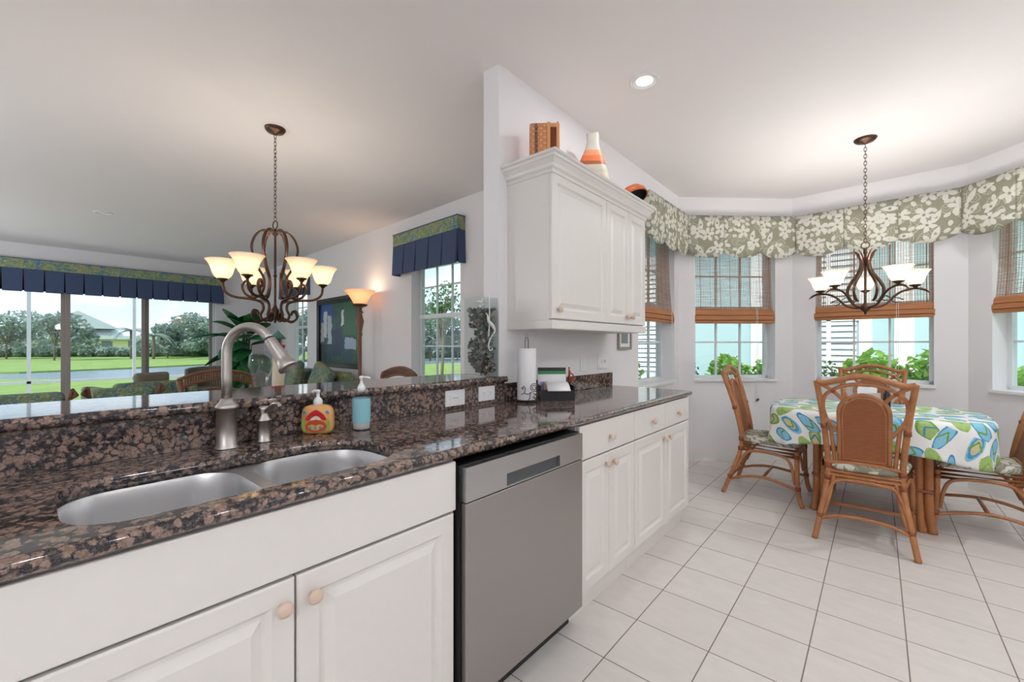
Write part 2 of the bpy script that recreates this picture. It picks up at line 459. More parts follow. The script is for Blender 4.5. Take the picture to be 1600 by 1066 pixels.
# ------------------------------------------------------------------ plan of the place
CZ = 2.83
KX = -1.615
A = (KX, 4.62); B = (-.70, 5.48); C = (.60, 5.40); D = (1.50, 4.42)
L0 = (-1.735, 3.04); L1 = (-10.12, 3.47)
def frame_of(p, q):
    """matrix whose x runs from p to q along the wall, y points out of the room, z up (room on the right of p->q seen from above)"""
    dx, dy = q[0]-p[0], q[1]-p[1]; L = math.hypot(dx, dy)
    return T(p[0], p[1], 0) @ RZ(math.atan2(dy, dx)), L
def wall(name, p, q, th, holes=(), ext=(0, 0), mat=None, z1=CZ):
    M, L = frame_of(p, q); mb = MB(); x0, x1 = -ext[0], L+ext[1]; xs = x0
    for (a, b, c, d) in sorted(holes):
        mb.box(xs, a, 0, th, 0, z1)
        if c > 0: mb.box(a, b, 0, th, 0, c)
        if d < z1: mb.box(a, b, 0, th, d, z1)
        xs = b
    mb.box(xs, x1, 0, th, 0, z1)
    return struct(mb.build(name, mat or WALL, M=M, weld=False))
struct(MB().box(-10.6, 2.0, -3.2, 5.62, -.10, 0).build('floor', TILE))
cmb = MB().box(-10.6, 2.0, -3.2, 5.62, CZ, CZ+.1)
struct(cmb.build('ceiling', CEIL))
SILL = .875; HEAD = 2.40
# kitchen and nook walls (outside is +y of each frame)
wall('wall_nook_side', (KX, 3.04), A, .20, [(.56, 1.444, SILL, HEAD)], (0, .06))
wall('wall_nook_left', A, B, .20, [(.18, 1.063, SILL, HEAD)], (.02, .06))
wall('wall_nook_back', B, C, .20, [(.203, 1.090, SILL, HEAD)], (.02, .05))
wall('wall_nook_right', C, D, .20, [(.18, 1.063, SILL, HEAD)], (.02, .06))
wall('wall_kitchen_right', D, (1.50, -2.6), .15, [], (0, .1))
wall('wall_kitchen_back', (1.50, -2.6), (-10.12, -2.6), .15, [], (.1, .1))
# partition between kitchen and living room
struct(MB().box(-1.735, KX, 1.762, 3.04, 0, CZ).build('wall_partition', WALL))
struct(MB().box(-1.735, -1.632, -1.6, 1.762, 0, 1.036).build('wall_bar', WALL))
# living room
LW, LL = frame_of(L1, L0)
def lt(t): return LL-t
wall('wall_living_right', L1, L0, .20, [(lt(2.652), lt(1.70), .83, 2.35), (lt(6.925), lt(5.965), .80, 2.35)], (.05, 0))
wall('wall_living_sliders', (-10.12, -2.6), L1, .16, [(.25, 5.19, .02, 2.30)], (0, .1))

def baseboard(name, p, q, e=0):
    M, L = frame_of(p, q)
    mb = MB().box(0, L, -.014, 0, 0, .085).box(0, L, -.009, 0, .085, .10)
    struct(mb.build(name, TRIM, M=M))
baseboard('baseboard_nook_left', A, B); baseboard('baseboard_nook_back', B, C); baseboard('baseboard_nook_right', C, D)
baseboard('baseboard_nook_side', (KX, 3.12), A); baseboard('baseboard_living_right', L1, L0)

FRAME = plain('window_frame_white', srgb(226, 232, 234), .4)
def window(n, p, q, a, b, z0, z1, cols=3, rows=(.5,), depth=.13, rail=True):
    """frame, meeting rail, bars, glass and sill of one window"""
    M, L = frame_of(p, q); w_ = .032; mb = MB()
    y0, y1 = depth, depth+.045
    mb.box(a, a+w_, y0, y1, z0, z1).box(b-w_, b, y0, y1, z0, z1).box(a, b, y0, y1, z0, z0+w_).box(a, b, y0, y1, z1-w_, z1)
    zm = (z0+z1)/2
    if rail: mb.box(a, b, y0-.012, y1, zm-.025, zm+.025)
    o = struct(mb.build('window_%d' % n, FRAME, M=M, weld=False))
    g = MB(); bw = .009
    for i in range(1, cols):
        xx = a+w_+(b-a-2*w_)*i/cols; g.box(xx-bw, xx+bw, y0+.012, y0+.034, z0+w_, z1-w_)
    for za, zb in ((z0+w_, zm), (zm, z1-w_)):
        for r in rows: zz = za+(zb-za)*r; g.box(a+w_, b-w_, y0+.012, y0+.034, zz-bw, zz+bw)
    g.build('glazing_bars', FRAME, o, M=M, weld=False)
    MB().box(a+w_, b-w_, y0+.021, y0+.025, z0+w_, z1-w_).build('pane', GLASS, o, M=M)
    MB().box(a-.015, b+.015, -.022, depth, z0-.028, z0-.001).build('sill', TRIM, o, M=M, bevel=.004)
    return M
window(1, (KX, 3.04), A, .56, 1.444, SILL, HEAD)
window(2, A, B, .18, 1.063, SILL, HEAD)
window(3, B, C, .203, 1.090, SILL, HEAD)
window(4, C, D, .18, 1.063, SILL, HEAD)
window(5, L1, L0, lt(2.652), lt(1.70), .83, 2.35)
window(6, L1, L0, lt(6.925), lt(5.965), .80, 2.35)

# sliding doors to the pool side
SLF = plain('slider_frame', srgb(150, 140, 134), .45)
def slider():
    x = -10.15; mb = MB().box(x-.09, x, -2.35, 2.59, .02, .06).box(x-.09, x, -2.35, 2.59, 2.24, 2.30)
    mb.box(x-.09, x, -2.35, -2.31, .06, 2.24).box(x-.09, x, 2.55, 2.59, .06, 2.24)
    o = struct(mb.build('door_1', FRAME, weld=False))
    ys = [-2.31, -.73, .50, 1.51, 2.55]
    for i in range(4):
        a, b = ys[i], ys[i+1]; xx = x-.02-(i % 2)*.035; s = .055
        f = MB().box(xx-.03, xx, a, a+s, .06, 2.24).box(xx-.03, xx, b-s, b, .06, 2.24).box(xx-.03, xx, a+s, b-s, .06, .14).box(xx-.03, xx, a+s, b-s, 2.18, 2.24)
        p = f.build('sliding_panel', SLF, o, weld=False)
        MB().box(xx-.018, xx-.014, a+s, b-s, .14, 2.18).build('pane', GLASS, p)
slider()

# ------------------------------------------------------------------ base cabinets, dishwasher, counter
FX = -1.0     # plane of the door faces
def raised_door(y0, y1, z0, z1, parent, knob=None, fx=FX, th=.019, name='door', depth_s=1):
    """cope-and-stick door with raised centre panel, in world coordinates, facing +x"""
    s = .055; mb = MB()
    rings = [(0, 0), (0, 0), (.004, .004)]
    def ring(d, x): return [(x, y0+d, z0+d), (x, y1-d, z0+d), (x, y1-d, z1-d), (x, y0+d, z1-d)]
    prof = [(0, fx-th), (0, fx-.004), (.004, fx), (s-.006, fx), (s+.004, fx-.009), (s+.012, fx-.009), (s+.034, fx-.001), (s+.040, fx-.001)]
    vs = []; fs = []
    for d, x in prof: vs += ring(d, x)
    for i in range(len(prof)-1):
        for k in range(4): fs.append((i*4+k, i*4+(k+1) % 4, (i+1)*4+(k+1) % 4, (i+1)*4+k))
    n = (len(prof)-1)*4; fs.append((n, n+1, n+2, n+3)); fs.append((3, 2, 1, 0))
    mb.add(vs, fs); o = mb.build(name, CAB, parent)
    if knob: make_knob(knob, o, fx)
    return o
def make_knob(yz, parent, fx=FX):
    M = T(fx, yz[0], yz[1]) @ RY(PI/2)
    MB().lathe([(0, -.001), (.008, -.001), (.006, .007), (.007, .012), (.016, .016), (.0175, .021), (.014, .027), (.006, .029), (0, .029)], 18, M=M).build('knob', KNOB, parent)
def slab(y0, y1, z0, z1, parent, name='drawer', knob=None):
    o = MB().box(FX-.019, FX, y0, y1, z0, z1).build(name, CAB, parent, bevel=.004)
    if knob: make_knob(knob, o)
    return o
CB = .885   # top of the cabinet boxes
def base_cabinet(label, y0, y1, fill):
    t = thing('base_cabinet', label, 'cabinet', group='white base cabinets under the counter')
    b = MB().box(-1.60, FX-.0205, y0, y0+.018, .12, CB).box(-1.60, FX-.0205, y1-.018, y1, .12, CB).box(-1.60, FX-.0205, y0+.018, y1-.018, .12, .138)
    b.box(-1.60, -1.59, y0+.018, y1-.018, .138, CB).box(FX-.038, FX-.0205, y0+.018, y1-.018, .845, CB)
    b.build('carcass', CAB, t, weld=False)
    MB().box(-1.60, -1.055, y0, y1, 0, .12).build('toe_kick', CAB, t)
    fill(t); return t
def f_left(t):
    slab(-1.31, -.06, .733, .883, t, 'drawer', (-.7, .80)); raised_door(-1.31, -.69, .128, .726, t, (-.72, .67)); raised_door(-.685, -.06, .128, .726, t, (-.655, .67))
base_cabinet('white base cabinet mostly beyond the left edge of the picture', -1.32, -.052, f_left)
def f_sink(t):
    slab(-.045, .893, .730, .883, t, 'false_front')
    raised_door(-.045, .408, .128, .722, t, (.379, .668)); raised_door(.413, .885, .128, .722, t, (.446, .668))
base_cabinet('wide white sink base cabinet left of the dishwasher, with a plain front panel', -.050, .897, f_sink)
def f_mid(t):
    slab(1.622, 2.183, .728, .883, t, 'drawer', (1.90, .797))
    raised_door(1.622, 1.892, .128, .720, t, (1.858, .672)); raised_door(1.897, 2.183, .128, .720, t, (1.932, .668))
base_cabinet('white base cabinet with one wide drawer, right beside the dishwasher', 1.616, 2.187, f_mid)
def f_end(t):
    slab(2.191, 2.626, .728, .883, t, 'drawer', (2.42, .80)); slab(2.631, 3.052, .728, .883, t, 'drawer', (2.84, .797))
    raised_door(2.191, 2.626, .128, .720, t, (2.592, .672)); raised_door(2.631, 3.052, .128, .720, t, (2.668, .668))
base_cabinet('white end base cabinet with two small drawers, nearest the breakfast table', 2.189, 3.055, f_end)

dw = thing('dishwasher', 'stainless steel dishwasher with a pocket handle under the granite counter', 'dishwasher')
MB().box(-1.58, -1.0, .905, 1.608, .13, .866).build('tub', BLK, dw)
MB().box(-1.56, -1.05, .905, 1.608, 0, .12).build('toe_panel', BLK, dw)
def dw_front():
    y0, y1 = .912, 1.603; x = -.975
    mb = MB().box(x-.024, x, y0, y1, .105, .748)
    mb.build('door_panel', STEEL, dw, bevel=.003)
    h0, h1 = 1.105, 1.43
    mb = MB().box(x-.024, x, y0, h0, .752, .862).box(x-.024, x, h1, y1, .752, .862).box(x-.024, x, h0, h1, .800, .862).box(x-.022, x-.016, h0, h1, .752, .800)
    mb.box(x-.016, x, h0, h1, .752, .757)
    mb.build('control_strip', STEEL2, dw, weld=False)
    MB().box(x-.0158, x-.0145, h0+.002, h1-.002, .758, .797).build('handle_pocket', plain('grey_recess', (.10, .11, .12), .3, .5), dw)
dw_front()

# granite counter with the sink cut-out
CT, CBOT = .925, .890
def rrect(x0, x1, y0, y1, r, n=8):
    pts = []
    for cx, cy, a in ((x1-r, y1-r, 0), (x0+r, y1-r, PI/2), (x0+r, y0+r, PI), (x1-r, y0+r, 1.5*PI)):
        for k in range(n+1): pts.append((cx+r*math.cos(a+k*PI/2/n), cy+r*math.sin(a+k*PI/2/n)))
    return pts
def fill_loops(loops, z):
    bm = bmesh.new(); es = []
    for lp in loops:
        vs = [bm.verts.new((x, y, z)) for x, y in lp]
        for i in range(len(vs)): es.append(bm.edges.new((vs[i], vs[(i+1) % len(vs)])))
    bmesh.ops.triangle_fill(bm, use_beauty=True, use_dissolve=False, edges=es)
    vs = [v.co.copy() for v in bm.verts]; bm.verts.index_update(); fs = [tuple(v.index for v in f.verts) for f in bm.faces]; bm.free()
    return vs, fs
def loop_wall(mb, lp, z0, z1):
    n = len(lp); mb.add([(x, y, z0) for x, y in lp]+[(x, y, z1) for x, y in lp], [(i, (i+1) % n, n+(i+1) % n, n+i) for i in range(n)], smooth=True)
YE = 3.085
def rrect2(x0, x1, y0, y1, ra, rb, n=10):
    pts = []
    for cx, cy, a, r in ((x1-rb, y1-rb, 0, rb), (x0+rb, y1-rb, PI/2, rb), (x0+ra, y0+ra, PI, ra), (x1-ra, y0+ra, 1.5*PI, ra)):
        for k in range(n+1): pts.append((cx+r*math.cos(a+k*PI/2/n), cy+r*math.sin(a+k*PI/2/n)))
    return pts
hole = rrect2(-1.425, -1.046, .048, .765, .105, .15, 12)
def counter():
    mb = MB(); outer = [(-1.004, -1.5), (-1.004, YE-.018), (-1.605, YE-.018), (-1.605, -1.5)]
    for z in (CT, CBOT):
        vs, fs = fill_loops([outer, hole], z); mb.add(vs, fs)
    loop_wall(mb, hole, CBOT, CT)
    r = (CT-CBOT)/2; zc = (CT+CBOT)/2
    pr = [(r*math.cos(a)*1.05, zc+r*math.sin(a)) for a in [(-90+15*k)*PI/180 for k in range(13)]]
    # front edge, mitred round the far corner
    st = []
    for (d, z) in pr: st.append([(-1.004+d, -1.5, z), (-1.004+d, YE-.018+d, z), (-1.605, YE-.018+d, z)])
    vs = [p for row in st for p in row]; fs = []
    for i in range(len(pr)-1):
        for k in range(2): fs.append((i*3+k, i*3+k+1, (i+1)*3+k+1, (i+1)*3+k))
    mb.add(vs, fs, smooth=True)
    o = mb.build('countertop', GRAN)
    tag(o, 'polished brown granite worktop running along the white base cabinets', 'countertop')
counter()
def bar():
    t = thing('bar_top', 'raised brown granite bar ledge between kitchen and living room', 'bar counter')
    mb = MB(); x0, x1 = -1.965, -1.575; y1 = 1.795; z0, z1 = 1.037, 1.07; r = (z1-z0)/2
    # slab, notched round the wall end
    poly = [(x1-.012, -1.6), (x1-.012, y1), (-1.613, y1), (-1.613, 1.760), (-1.737, 1.760), (-1.737, 1.795), (x0+.05, 1.795), (x0, 1.74), (x0, -1.6)]
    mb.prism(poly, z0, z1)
    pr = [(r*math.cos(a), (z0+z1)/2+r*math.sin(a)) for a in [(-90+20*k)*PI/180 for k in range(10)]]
    vs = []; fs = []
    for d, z in pr: vs += [(x1-.012+d*.75, -1.6, z), (x1-.012+d*.75, y1, z)]
    for i in range(9): fs.append((2*i, 2*i+1, 2*i+3, 2*i+2))
    mb.add(vs, fs, smooth=True); mb.build('ledge', GRAN, t)
    MB().box(-1.631, -1.606, -1.6, 1.80, CT+.001, 1.036).build('riser', GRAN, t)
bar()
tag(MB().box(-1.6145, -1.594, 1.802, 3.075, CT+.001, 1.028).build('backsplash', GRAN, bevel=.002), 'low granite backsplash strip on the white wall behind the paper towel', 'backsplash')

# sink
def sink():
    t = thing('sink', 'stainless steel double bowl sink set under the granite', 'sink')
    b1 = rrect(-1.435, -1.04, .038, .398, .11, 10); b2 = rrect(-1.435, -1.04, .432, .775, .11, 10)
    vs, fs = fill_loops([rrect(-1.46, -1.02, .0, .80, .14, 10), b1, b2], CBOT-.0015)
    mb = MB(); mb.add(vs, fs); mb.build('rim', SINK, t)
    for b, (cx, cy) in ((b1, (-1.2375, .2115)), (b2, (-1.2375, .6035))):
        mb = MB(); prof = [(1, CBOT-.0015), (.985, CBOT-.012), (.975, CBOT-.05), (.95, .74), (.93, .715), (.86, .700), (.5, .695), (.13, .693)]
        vs = []; n = len(b)
        for s, z in prof: vs += [(cx+(x-cx)*s, cy+(y-cy)*s, z) for x, y in b]
        fs = [(i*n+k, i*n+(k+1) % n, (i+1)*n+(k+1) % n, (i+1)*n+k) for i in range(len(prof)-1) for k in range(n)]
        mb.add(vs, fs, smooth=True); bo = mb.build('bowl', SINK, t, weld=False)
        MB().lathe([(.055, .6935), (.05, .697), (.03, .694), (0, .694)], 20, c=(cx, cy, 0)).build('drain', NICK, bo)
sink()

# faucet
def faucet():
    x, y = -1.546, .424; t = thing('faucet', 'brushed nickel pull-down kitchen faucet with high arc spout', 'faucet', (x, y, CT), math.radians(30))
    MB().lathe([(0, 0), (.034, 0), (.033, .004), (.028, .010), (.0275, .122), (.033, .124), (.034, .130), (.027, .137), (.019, .147), (.0145, .156), (0, .156)], 28).build('body', NICK, t)
    pts = [(0, 0, .15), (0, 0, .22), (0, 0, .295)]
    for k in range(1, 15):
        a = PI-k*(PI-math.radians(38))/14; pts.append((.082+.082*math.cos(a), 0, .297+.082*math.sin(a)))
    e = Vector(pts[-1]); d = Vector((math.sin(math.radians(38)), 0, -math.cos(math.radians(38))))
    pts.append(e+d*.010)
    MB().tube(pts, .0142, 18, caps=True).build('spout', NICK, t)
    M = T(*(e+d*.010)) @ d.to_track_quat('Z', 'Y').to_matrix().to_4x4()
    MB().lathe([(0, 0), (.015, 0), (.0165, .004), (.0175, .03), (.0215, .075), (.022, .082), (.024, .086), (.029, .104), (.0295, .110), (.026, .111), (.022, .104), (0, .104)], 28, M=M).build('spray_head', NICK, t)
    MB().lathe([(.0145, -.003), (.0158, -.003), (.0158, .002), (.0145, .002)], 20, M=M).build('joint_ring', BLK, t)
faucet()
def soap_pump():
    t = thing('soap_pump', 'small nickel built-in soap pump beside the tall faucet', 'soap dispenser', (-1.554, .533, CT), math.radians(12))
    MB().lathe([(0, 0), (.025, 0), (.024, .005), (.0205, .010), (.0205, .068), (.024, .070), (.024, .074), (.014, .086), (.012, .095), (.017, .108), (.015, .118), (0, .120)], 24).build('body', NICK, t)
    MB().tube([(0, 0, .098), (.03, 0, .112), (.055, 0, .128), (.078, 0, .130), (.088, 0, .122)], lambda s: .0075-.001*s, 12, sub=5).build('spout', NICK, t)
soap_pump()
CER = plain('tan_ceramic', srgb(222, 166, 104), .25)
def ceramic_soap():
    t = thing('soap_dispenser', 'painted ceramic hand soap dispenser with a red and green relief face', 'soap dispenser', (-1.548, .712, CT), math.radians(45.5+180))
    # local -y... faces the camera along local +y... the front is +x rotated
    hw, hh, hd = .055, .100, .020
    out = []
    for k in range(40):
        a = 2*PI*k/40; c, s = math.cos(a), math.sin(a)
        p = .42; xx = math.copysign(abs(c)**p, c)*hw*(1.0-.08*(s > 0)*abs(s)); zz = hh/2+math.copysign(abs(s)**p, s)*hh/2
        out.append((xx, zz+(.006*(1-(xx/hw)**2) if s > 0 else 0)))
    mb = MB(); vs = []; fs = []
    for (s, y) in ((.90, -hd), (1, -hd*.6), (1, hd*.6), (.90, hd)):
        vs += [(x*s, y, hh/2+(z-hh/2)*s) for x, z in out]
    n = 40
    for i in range(3):
        for k in range(n): fs.append((i*n+k, i*n+(k+1) % n, (i+1)*n+(k+1) % n, (i+1)*n+k))
    fs.append(tuple(range(n))); fs.append(tuple(3*n+k for k in range(n))); mb.add(vs, fs, smooth=True)
    for v in mb.v: v.z = max(0, v.z)
    mb.build('bottle', CER, t)
    F = hd+.0005
    def blob(name, pts, c, y=F, th=.003, sub=6):
        pts = smooth_path([Vector((x, 0, z)) for x, z in pts], sub, True)
        m = Matrix(((1, 0, 0, 0), (0, 0, 1, 0), (0, 1, 0, 0), (0, 0, 0, 1)))
        MB().prism([(p.x, p.z) for p in pts], y-.003, y+th, M=m).build(name, c, t, bevel=.0008)
    red = plain('red_glaze', srgb(200, 30, 40), .25); org = plain('rust_glaze', srgb(196, 78, 36), .25); grn = plain('green_glaze', srgb(132, 190, 84), .25)
    blu = plain('blue_glaze', srgb(70, 150, 176), .25); wht = plain('cream_glaze', srgb(236, 226, 206), .25)
    blob('red_arch', [(-.035, .052), (-.030, .066), (-.016, .080), (0, .088), (.016, .080), (.030, .066), (.035, .052), (.022, .052), (.012, .062), (0, .067), (-.012, .062), (-.022, .052)], red)
    blob('cream_arch', [(-.021, .053), (-.012, .061), (0, .066), (.012, .061), (.021, .053), (.008, .051), (0, .056), (-.008, .051)], wht, th=.002)
    blob('rust_oval', [(-.036, .030), (-.024, .046), (0, .051), (.024, .046), (.036, .030), (.026, .014), (0, .009), (-.026, .014)], org)
    blob('tan_oval', [(-.027, .029), (-.014, .036), (0, .032), (.014, .036), (.027, .029), (.014, .018), (0, .015), (-.014, .018)], CER, y=F+.002)
    for x, z in ((-.017, .026), (0, .025), (.017, .027)): blob('blue_drop', [(x-.004, z-.004), (x, z+.008), (x+.004, z-.004), (x, z-.007)], blu, y=F+.004, th=.002)
    for s in (-1, 1):
        blob('green_leaf', [(s*.040, .060), (s*.048, .040), (s*.044, .018), (s*.036, .012), (s*.041, .030)], grn)
        blob('blue_spot', [(s*.040-.005, .074), (s*.040-.003, .083), (s*.040+.005, .085), (s*.040+.004, .075)], blu, th=.002)
    pm = MB().lathe([(0, .094), (.016, .094), (.016, .099), (0, .099)], 18); pm.build('neck', CER, t)
    pm = MB().lathe([(0, .100), (.0155, .100), (.0155, .120), (.010, .128), (.0055, .132), (.0055, .148), (.0075, .150), (.0075, .158), (0, .160)], 18)
    pm.tube([(0, 0, .154), (.015, .0, .155), (.020, .0, .150)], .0042, 10); pm.build('pump', PLAST, t)
ceramic_soap()
def lotion():
    t = thing('lotion_bottle', 'round clear lotion bottle with a pale blue label and white pump', 'soap dispenser', (-1.492, .852, CT), math.radians(20))
    MB().lathe([(0, 0), (.029, 0), (.0325, .004), (.0325, .118), (.029, .132), (.018, .142), (.013, .145), (.0, .145)], 28).build('bottle', m_glass('clear_plastic', (.9, .92, .92), .8), t)
    MB().lathe([(0, .003), (.028, .003), (.031, .006), (.031, .10), (0, .10)], 28).build('lotion', plain('white_lotion', srgb(235, 232, 230), .5), t)
    MB().lathe([(.0331, .028), (.0331, .120)], 28).build('label', plain('pale_blue_label', srgb(142, 200, 212), .5), t)
    m = MB().lathe([(0, .145), (.0145, .145), (.0145, .160), (.010, .170), (.0055, .178), (.0055, .192), (.0085, .194), (.0085, .203), (0, .205)], 20)
    m.tube([(0, 0, .199), (.025, 0, .199), (.040, 0, .196)], .0045, 10); m.build('pump', PLAST, t)
lotion()

# wall plates
def plate(label, x, y0, y1, z0, z1, kind):
    t = thing('wall_plate', label, 'wall plate')
    MB().box(x, x+.006, y0, y1, z0, z1).build('cover', PLAST, t, bevel=.0015)
    cy, cz = (y0+y1)/2, (z0+z1)/2; DK = SLOT
    if kind == 'duplex_h':
        for s in (-1, 1):
            o = MB().box(x+.006, x+.0085, cy+s*.024-.013, cy+s*.024+.013, cz-.016, cz+.016).build('socket', PLAST, t, bevel=.004)
            MB().box(x+.0085, x+.009, cy+s*.024-.006, cy+s*.024+.004, cz+.005, cz+.007).box(x+.0085, x+.009, cy+s*.024-.006, cy+s*.024+.002, cz-.007, cz-.005).box(x+.0085, x+.009, cy+s*.024+.007, cy+s*.024+.010, cz-.002, cz+.002).build('slots', DK, o)
    elif kind == 'switch_h':
        o = MB().box(x+.006, x+.008, cy-.034, cy+.034, cz-.017, cz+.017).build('rocker', PLAST, t, bevel=.001)
        MB().box(x+.008, x+.0083, cy-.018, cy+.018, cz-.001, cz+.001).build('mark', DK, o)
    elif kind == 'switch_v':
        MB().box(x+.006, x+.009, cy-.017, cy+.017, cz-.034, cz+.034).build('rocker', PLAST, t, bevel=.002)
    elif kind == 'double':
        for s in (-1, 1): MB().box(x+.006, x+.016, cy+s*.023-.005, cy+s*.023+.005, cz-.012, cz+.012).build('toggle', PLAST, t, bevel=.002)
SLOT = plain('dark_slot', (.05, .05, .05), .5)
plate('white switch plate set sideways in the granite riser, left of the outlet', -1.6055, 1.36, 1.488, .942, 1.020, 'switch_h')
plate('white double outlet set sideways in the granite riser, right beside the paper towel', -1.6055, 1.588, 1.712, .945, 1.022, 'duplex_h')
plate('narrow white switch plate on the wall above the granite backsplash', KX+.0005, 2.622, 2.694, 1.055, 1.172, 'switch_v')
plate('wide white two-gang switch plate on the wall nearest the small framed picture', KX+.0005, 2.865, 3.03, 1.062, 1.176, 'double')

# paper towel
WIRE = plain('dark_wire', (.05, .05, .055), .35, .8)
def towel():
    t = thing('paper_towel_holder', 'dark wire paper towel stand with a scrolled figure on the granite', 'paper towel holder', (-1.50, 1.868, CT))
    m = MB().tube([(.068*math.cos(a), .068*math.sin(a), .012) for a in [k*PI/12 for k in range(24)]], .0025, 8, closed=True)
    for k in range(3): a = k*2*PI/3; m.tube([(0, 0, .012), (.068*math.cos(a), .068*math.sin(a), .012)], .0022, 6)
    for k in range(3): a = k*2*PI/3+.5; m.ball((.06*math.cos(a), .06*math.sin(a), .006), .006, 8)
    m.build('base', WIRE, t)
    MB().tube([(-.012, 0, .012), (-.012, 0, .34), (-.008, 0, .362), (.008, 0, .362), (.012, 0, .34), (.012, 0, .012)], .002, 6).build('post', WIRE, t)
    MB().ball((0, 0, .374), .014, 12).build('finial', CLEAR, t)
    s = MB()
    def sc(cx, cz, r0, turns, ph=0):
        return [(cx+(r0*(1-.75*k/40))*math.cos(ph+turns*2*PI*k/40), 0, cz+(r0*(1-.75*k/40))*math.sin(ph+turns*2*PI*k/40)) for k in range(41)]
    M = T(.030, -.056, 0) @ RZ(math.radians(39))
    for pl in (sc(.055, .085, .026, 2.2), sc(.06, .038, .014, 1.6, PI), [(.04, 0, .062), (.02, 0, .05), (0, 0, .055), (-.02, 0, .048)], [(-.002, 0, .055), (.004, 0, .08), (-.006, 0, .095), (-.01, 0, .075), (-.016, 0, .09)], [(.03, 0, .06), (.03, 0, .035), (.02, 0, .015)], [(.045, 0, .06), (.06, 0, .05), (.075, 0, .06)], [(.05, 0, .03), (.065, 0, .02), (.07, 0, .008)]):
        s.tube(pl, .0021, 6, sub=3, M=M)
    s.build('scroll_figure', WIRE, t)
    r = thing('paper_towel_roll', 'white roll of paper towel standing on the wire holder', 'paper towel', (-1.50, 1.868, CT+.0145))
    MB().lathe([(.018, 0), (.053, 0), (.0535, .002), (.0535, .284), (.053, .286), (.018, .286), (.018, 0)], 36).build('paper', PAPER, r)
    MB().lathe([(.0175, .0), (.0175, .286)], 20).build('tube', plain('cardboard', srgb(176, 150, 120), .8), r)
towel()

# desk organiser
def organiser():
    x, y = -1.45, 2.065
    t = thing('letter_tray', 'black letter tray of papers on the counter beside the paper towel', 'organiser', (x, y, CT), math.radians(-46))
    m = MB().box(-.07, .07, -.09, .11, 0, .004).box(.064, .07, -.09, .11, .004, .062).box(-.07, -.064, -.09, .11, .004, .10).box(-.064, .064, -.09, -.085, .004, .085).box(-.064, .064, .105, .11, .004, .085)
    m.build('tray', plain('black_gloss', (.02, .022, .025), .12), t, weld=False)
    def leaf(name, label, M, w_, h_, c, th=.002, z0=0.0):
        o = MB().box(-w_/2, w_/2, -th/2, th/2, z0, z0+h_, M=M).build(name, c); tag(o, label, 'paper'); return o
    base = T(x, y, CT) @ RZ(math.radians(-46))
    gb = thing('booklet', 'black and green booklet standing at the back of the letter tray', 'booklet')
    Mg = base @ T(-.052, -.005, .006) @ RZ(PI/2) @ RX(-.05)
    MB().box(-.085, .085, -.004, .004, 0, .155, M=Mg).build('pages', PAPER, gb)
    MB().box(-.085, .085, -.0045, .0045, .156, .178, M=Mg).build('black_band', BLK, gb)
    MB().box(-.085, .085, -.0048, .0048, .138, .1555, M=Mg).build('green_band', plain('green_band', srgb(40, 140, 70), .4), gb)
    leaf('envelope', 'white envelope standing upright in the letter tray', base @ T(-.02, .0, .006) @ RZ(PI/2) @ RX(-.12), .17, .095, PAPER)
    leaf('folder', 'tan folder leaning in the letter tray behind the white sheet', base @ T(.01, .01, .006) @ RZ(PI/2) @ RX(-.15), .14, .095, plain('tan_paper', srgb(206, 186, 156), .8))
    leaf('card', 'pale purple card standing at the left of the letter tray', base @ T(.0, -.06, .006) @ RZ(PI/2+.2) @ RX(-.1), .04, .098, plain('purple_card', srgb(150, 130, 170), .7))
    sh = MB(); n = 12; vs = []; fs = []
    for i in range(n+1):
        s = i/n; px = -.02+.145*s; pz = .093+.02*math.sin(s*2.0)-.05*s*s
        vs += [(px, -.055, pz), (px, .075, pz)]
    for i in range(n): fs.append((2*i, 2*i+1, 2*i+3, 2*i+2))
    sh.add(vs, fs, smooth=True); o = sh.build('note_sheet', PAPER, M=base, solid=.0012); tag(o, 'white sheet of paper curling over the front of the letter tray', 'paper')
    c = thing('pencil_cup', 'small dark cup of pens and scissors beside the letter tray', 'pencil cup', (-1.53, 2.315, CT))
    MB().lathe([(0, 0), (.032, 0), (.034, .09), (.031, .09), (.029, .004), (0, .004)], 20).build('cup', plain('dark_cup', (.05, .03, .04), .35), c)
    REDP = plain('red_plastic', srgb(190, 30, 48), .3)
    sc_ = thing('scissors', 'red handled scissors standing in the dark pencil cup', 'scissors', (-1.53, 2.31, CT+.006), math.radians(45))
    for s in (-1, 1):
        M = T(s*.004, 0, 0) @ RY(s*.16)
        MB().box(-.005, .005, -.001, .001, 0, .085, M=M).build('blade', NICK, sc_)
        pts = [(.016*math.cos(a)+s*.012, 0, .108+.024*math.sin(a)) for a in [k*PI/8 for k in range(16)]]
        MB().tube(pts, .0042, 8, closed=True, M=M).build('handle', REDP, sc_)
    for k, (dx, dy, tl, cc, nm) in enumerate(((.012, .014, .17, srgb(190, 30, 48), 'red'), (-.012, .012, .15, srgb(40, 44, 60), 'dark blue'), (.018, -.006, .145, srgb(200, 60, 40), 'orange red'))):
        p = thing('pen', nm+' pen standing among the scissors in the dark cup', 'pen', (-1.53+dx, 2.315+dy, CT+.006)); p.rotation_euler = (dy*6, -dx*-6*0+dx*5, 0)
        MB().lathe([(0, 0), (.004, .004), (.004, tl), (.003, tl+.004), (0, tl+.004)], 10).build('barrel', plain('pen_'+nm.replace(' ', '_'), cc, .3), p)
organiser()

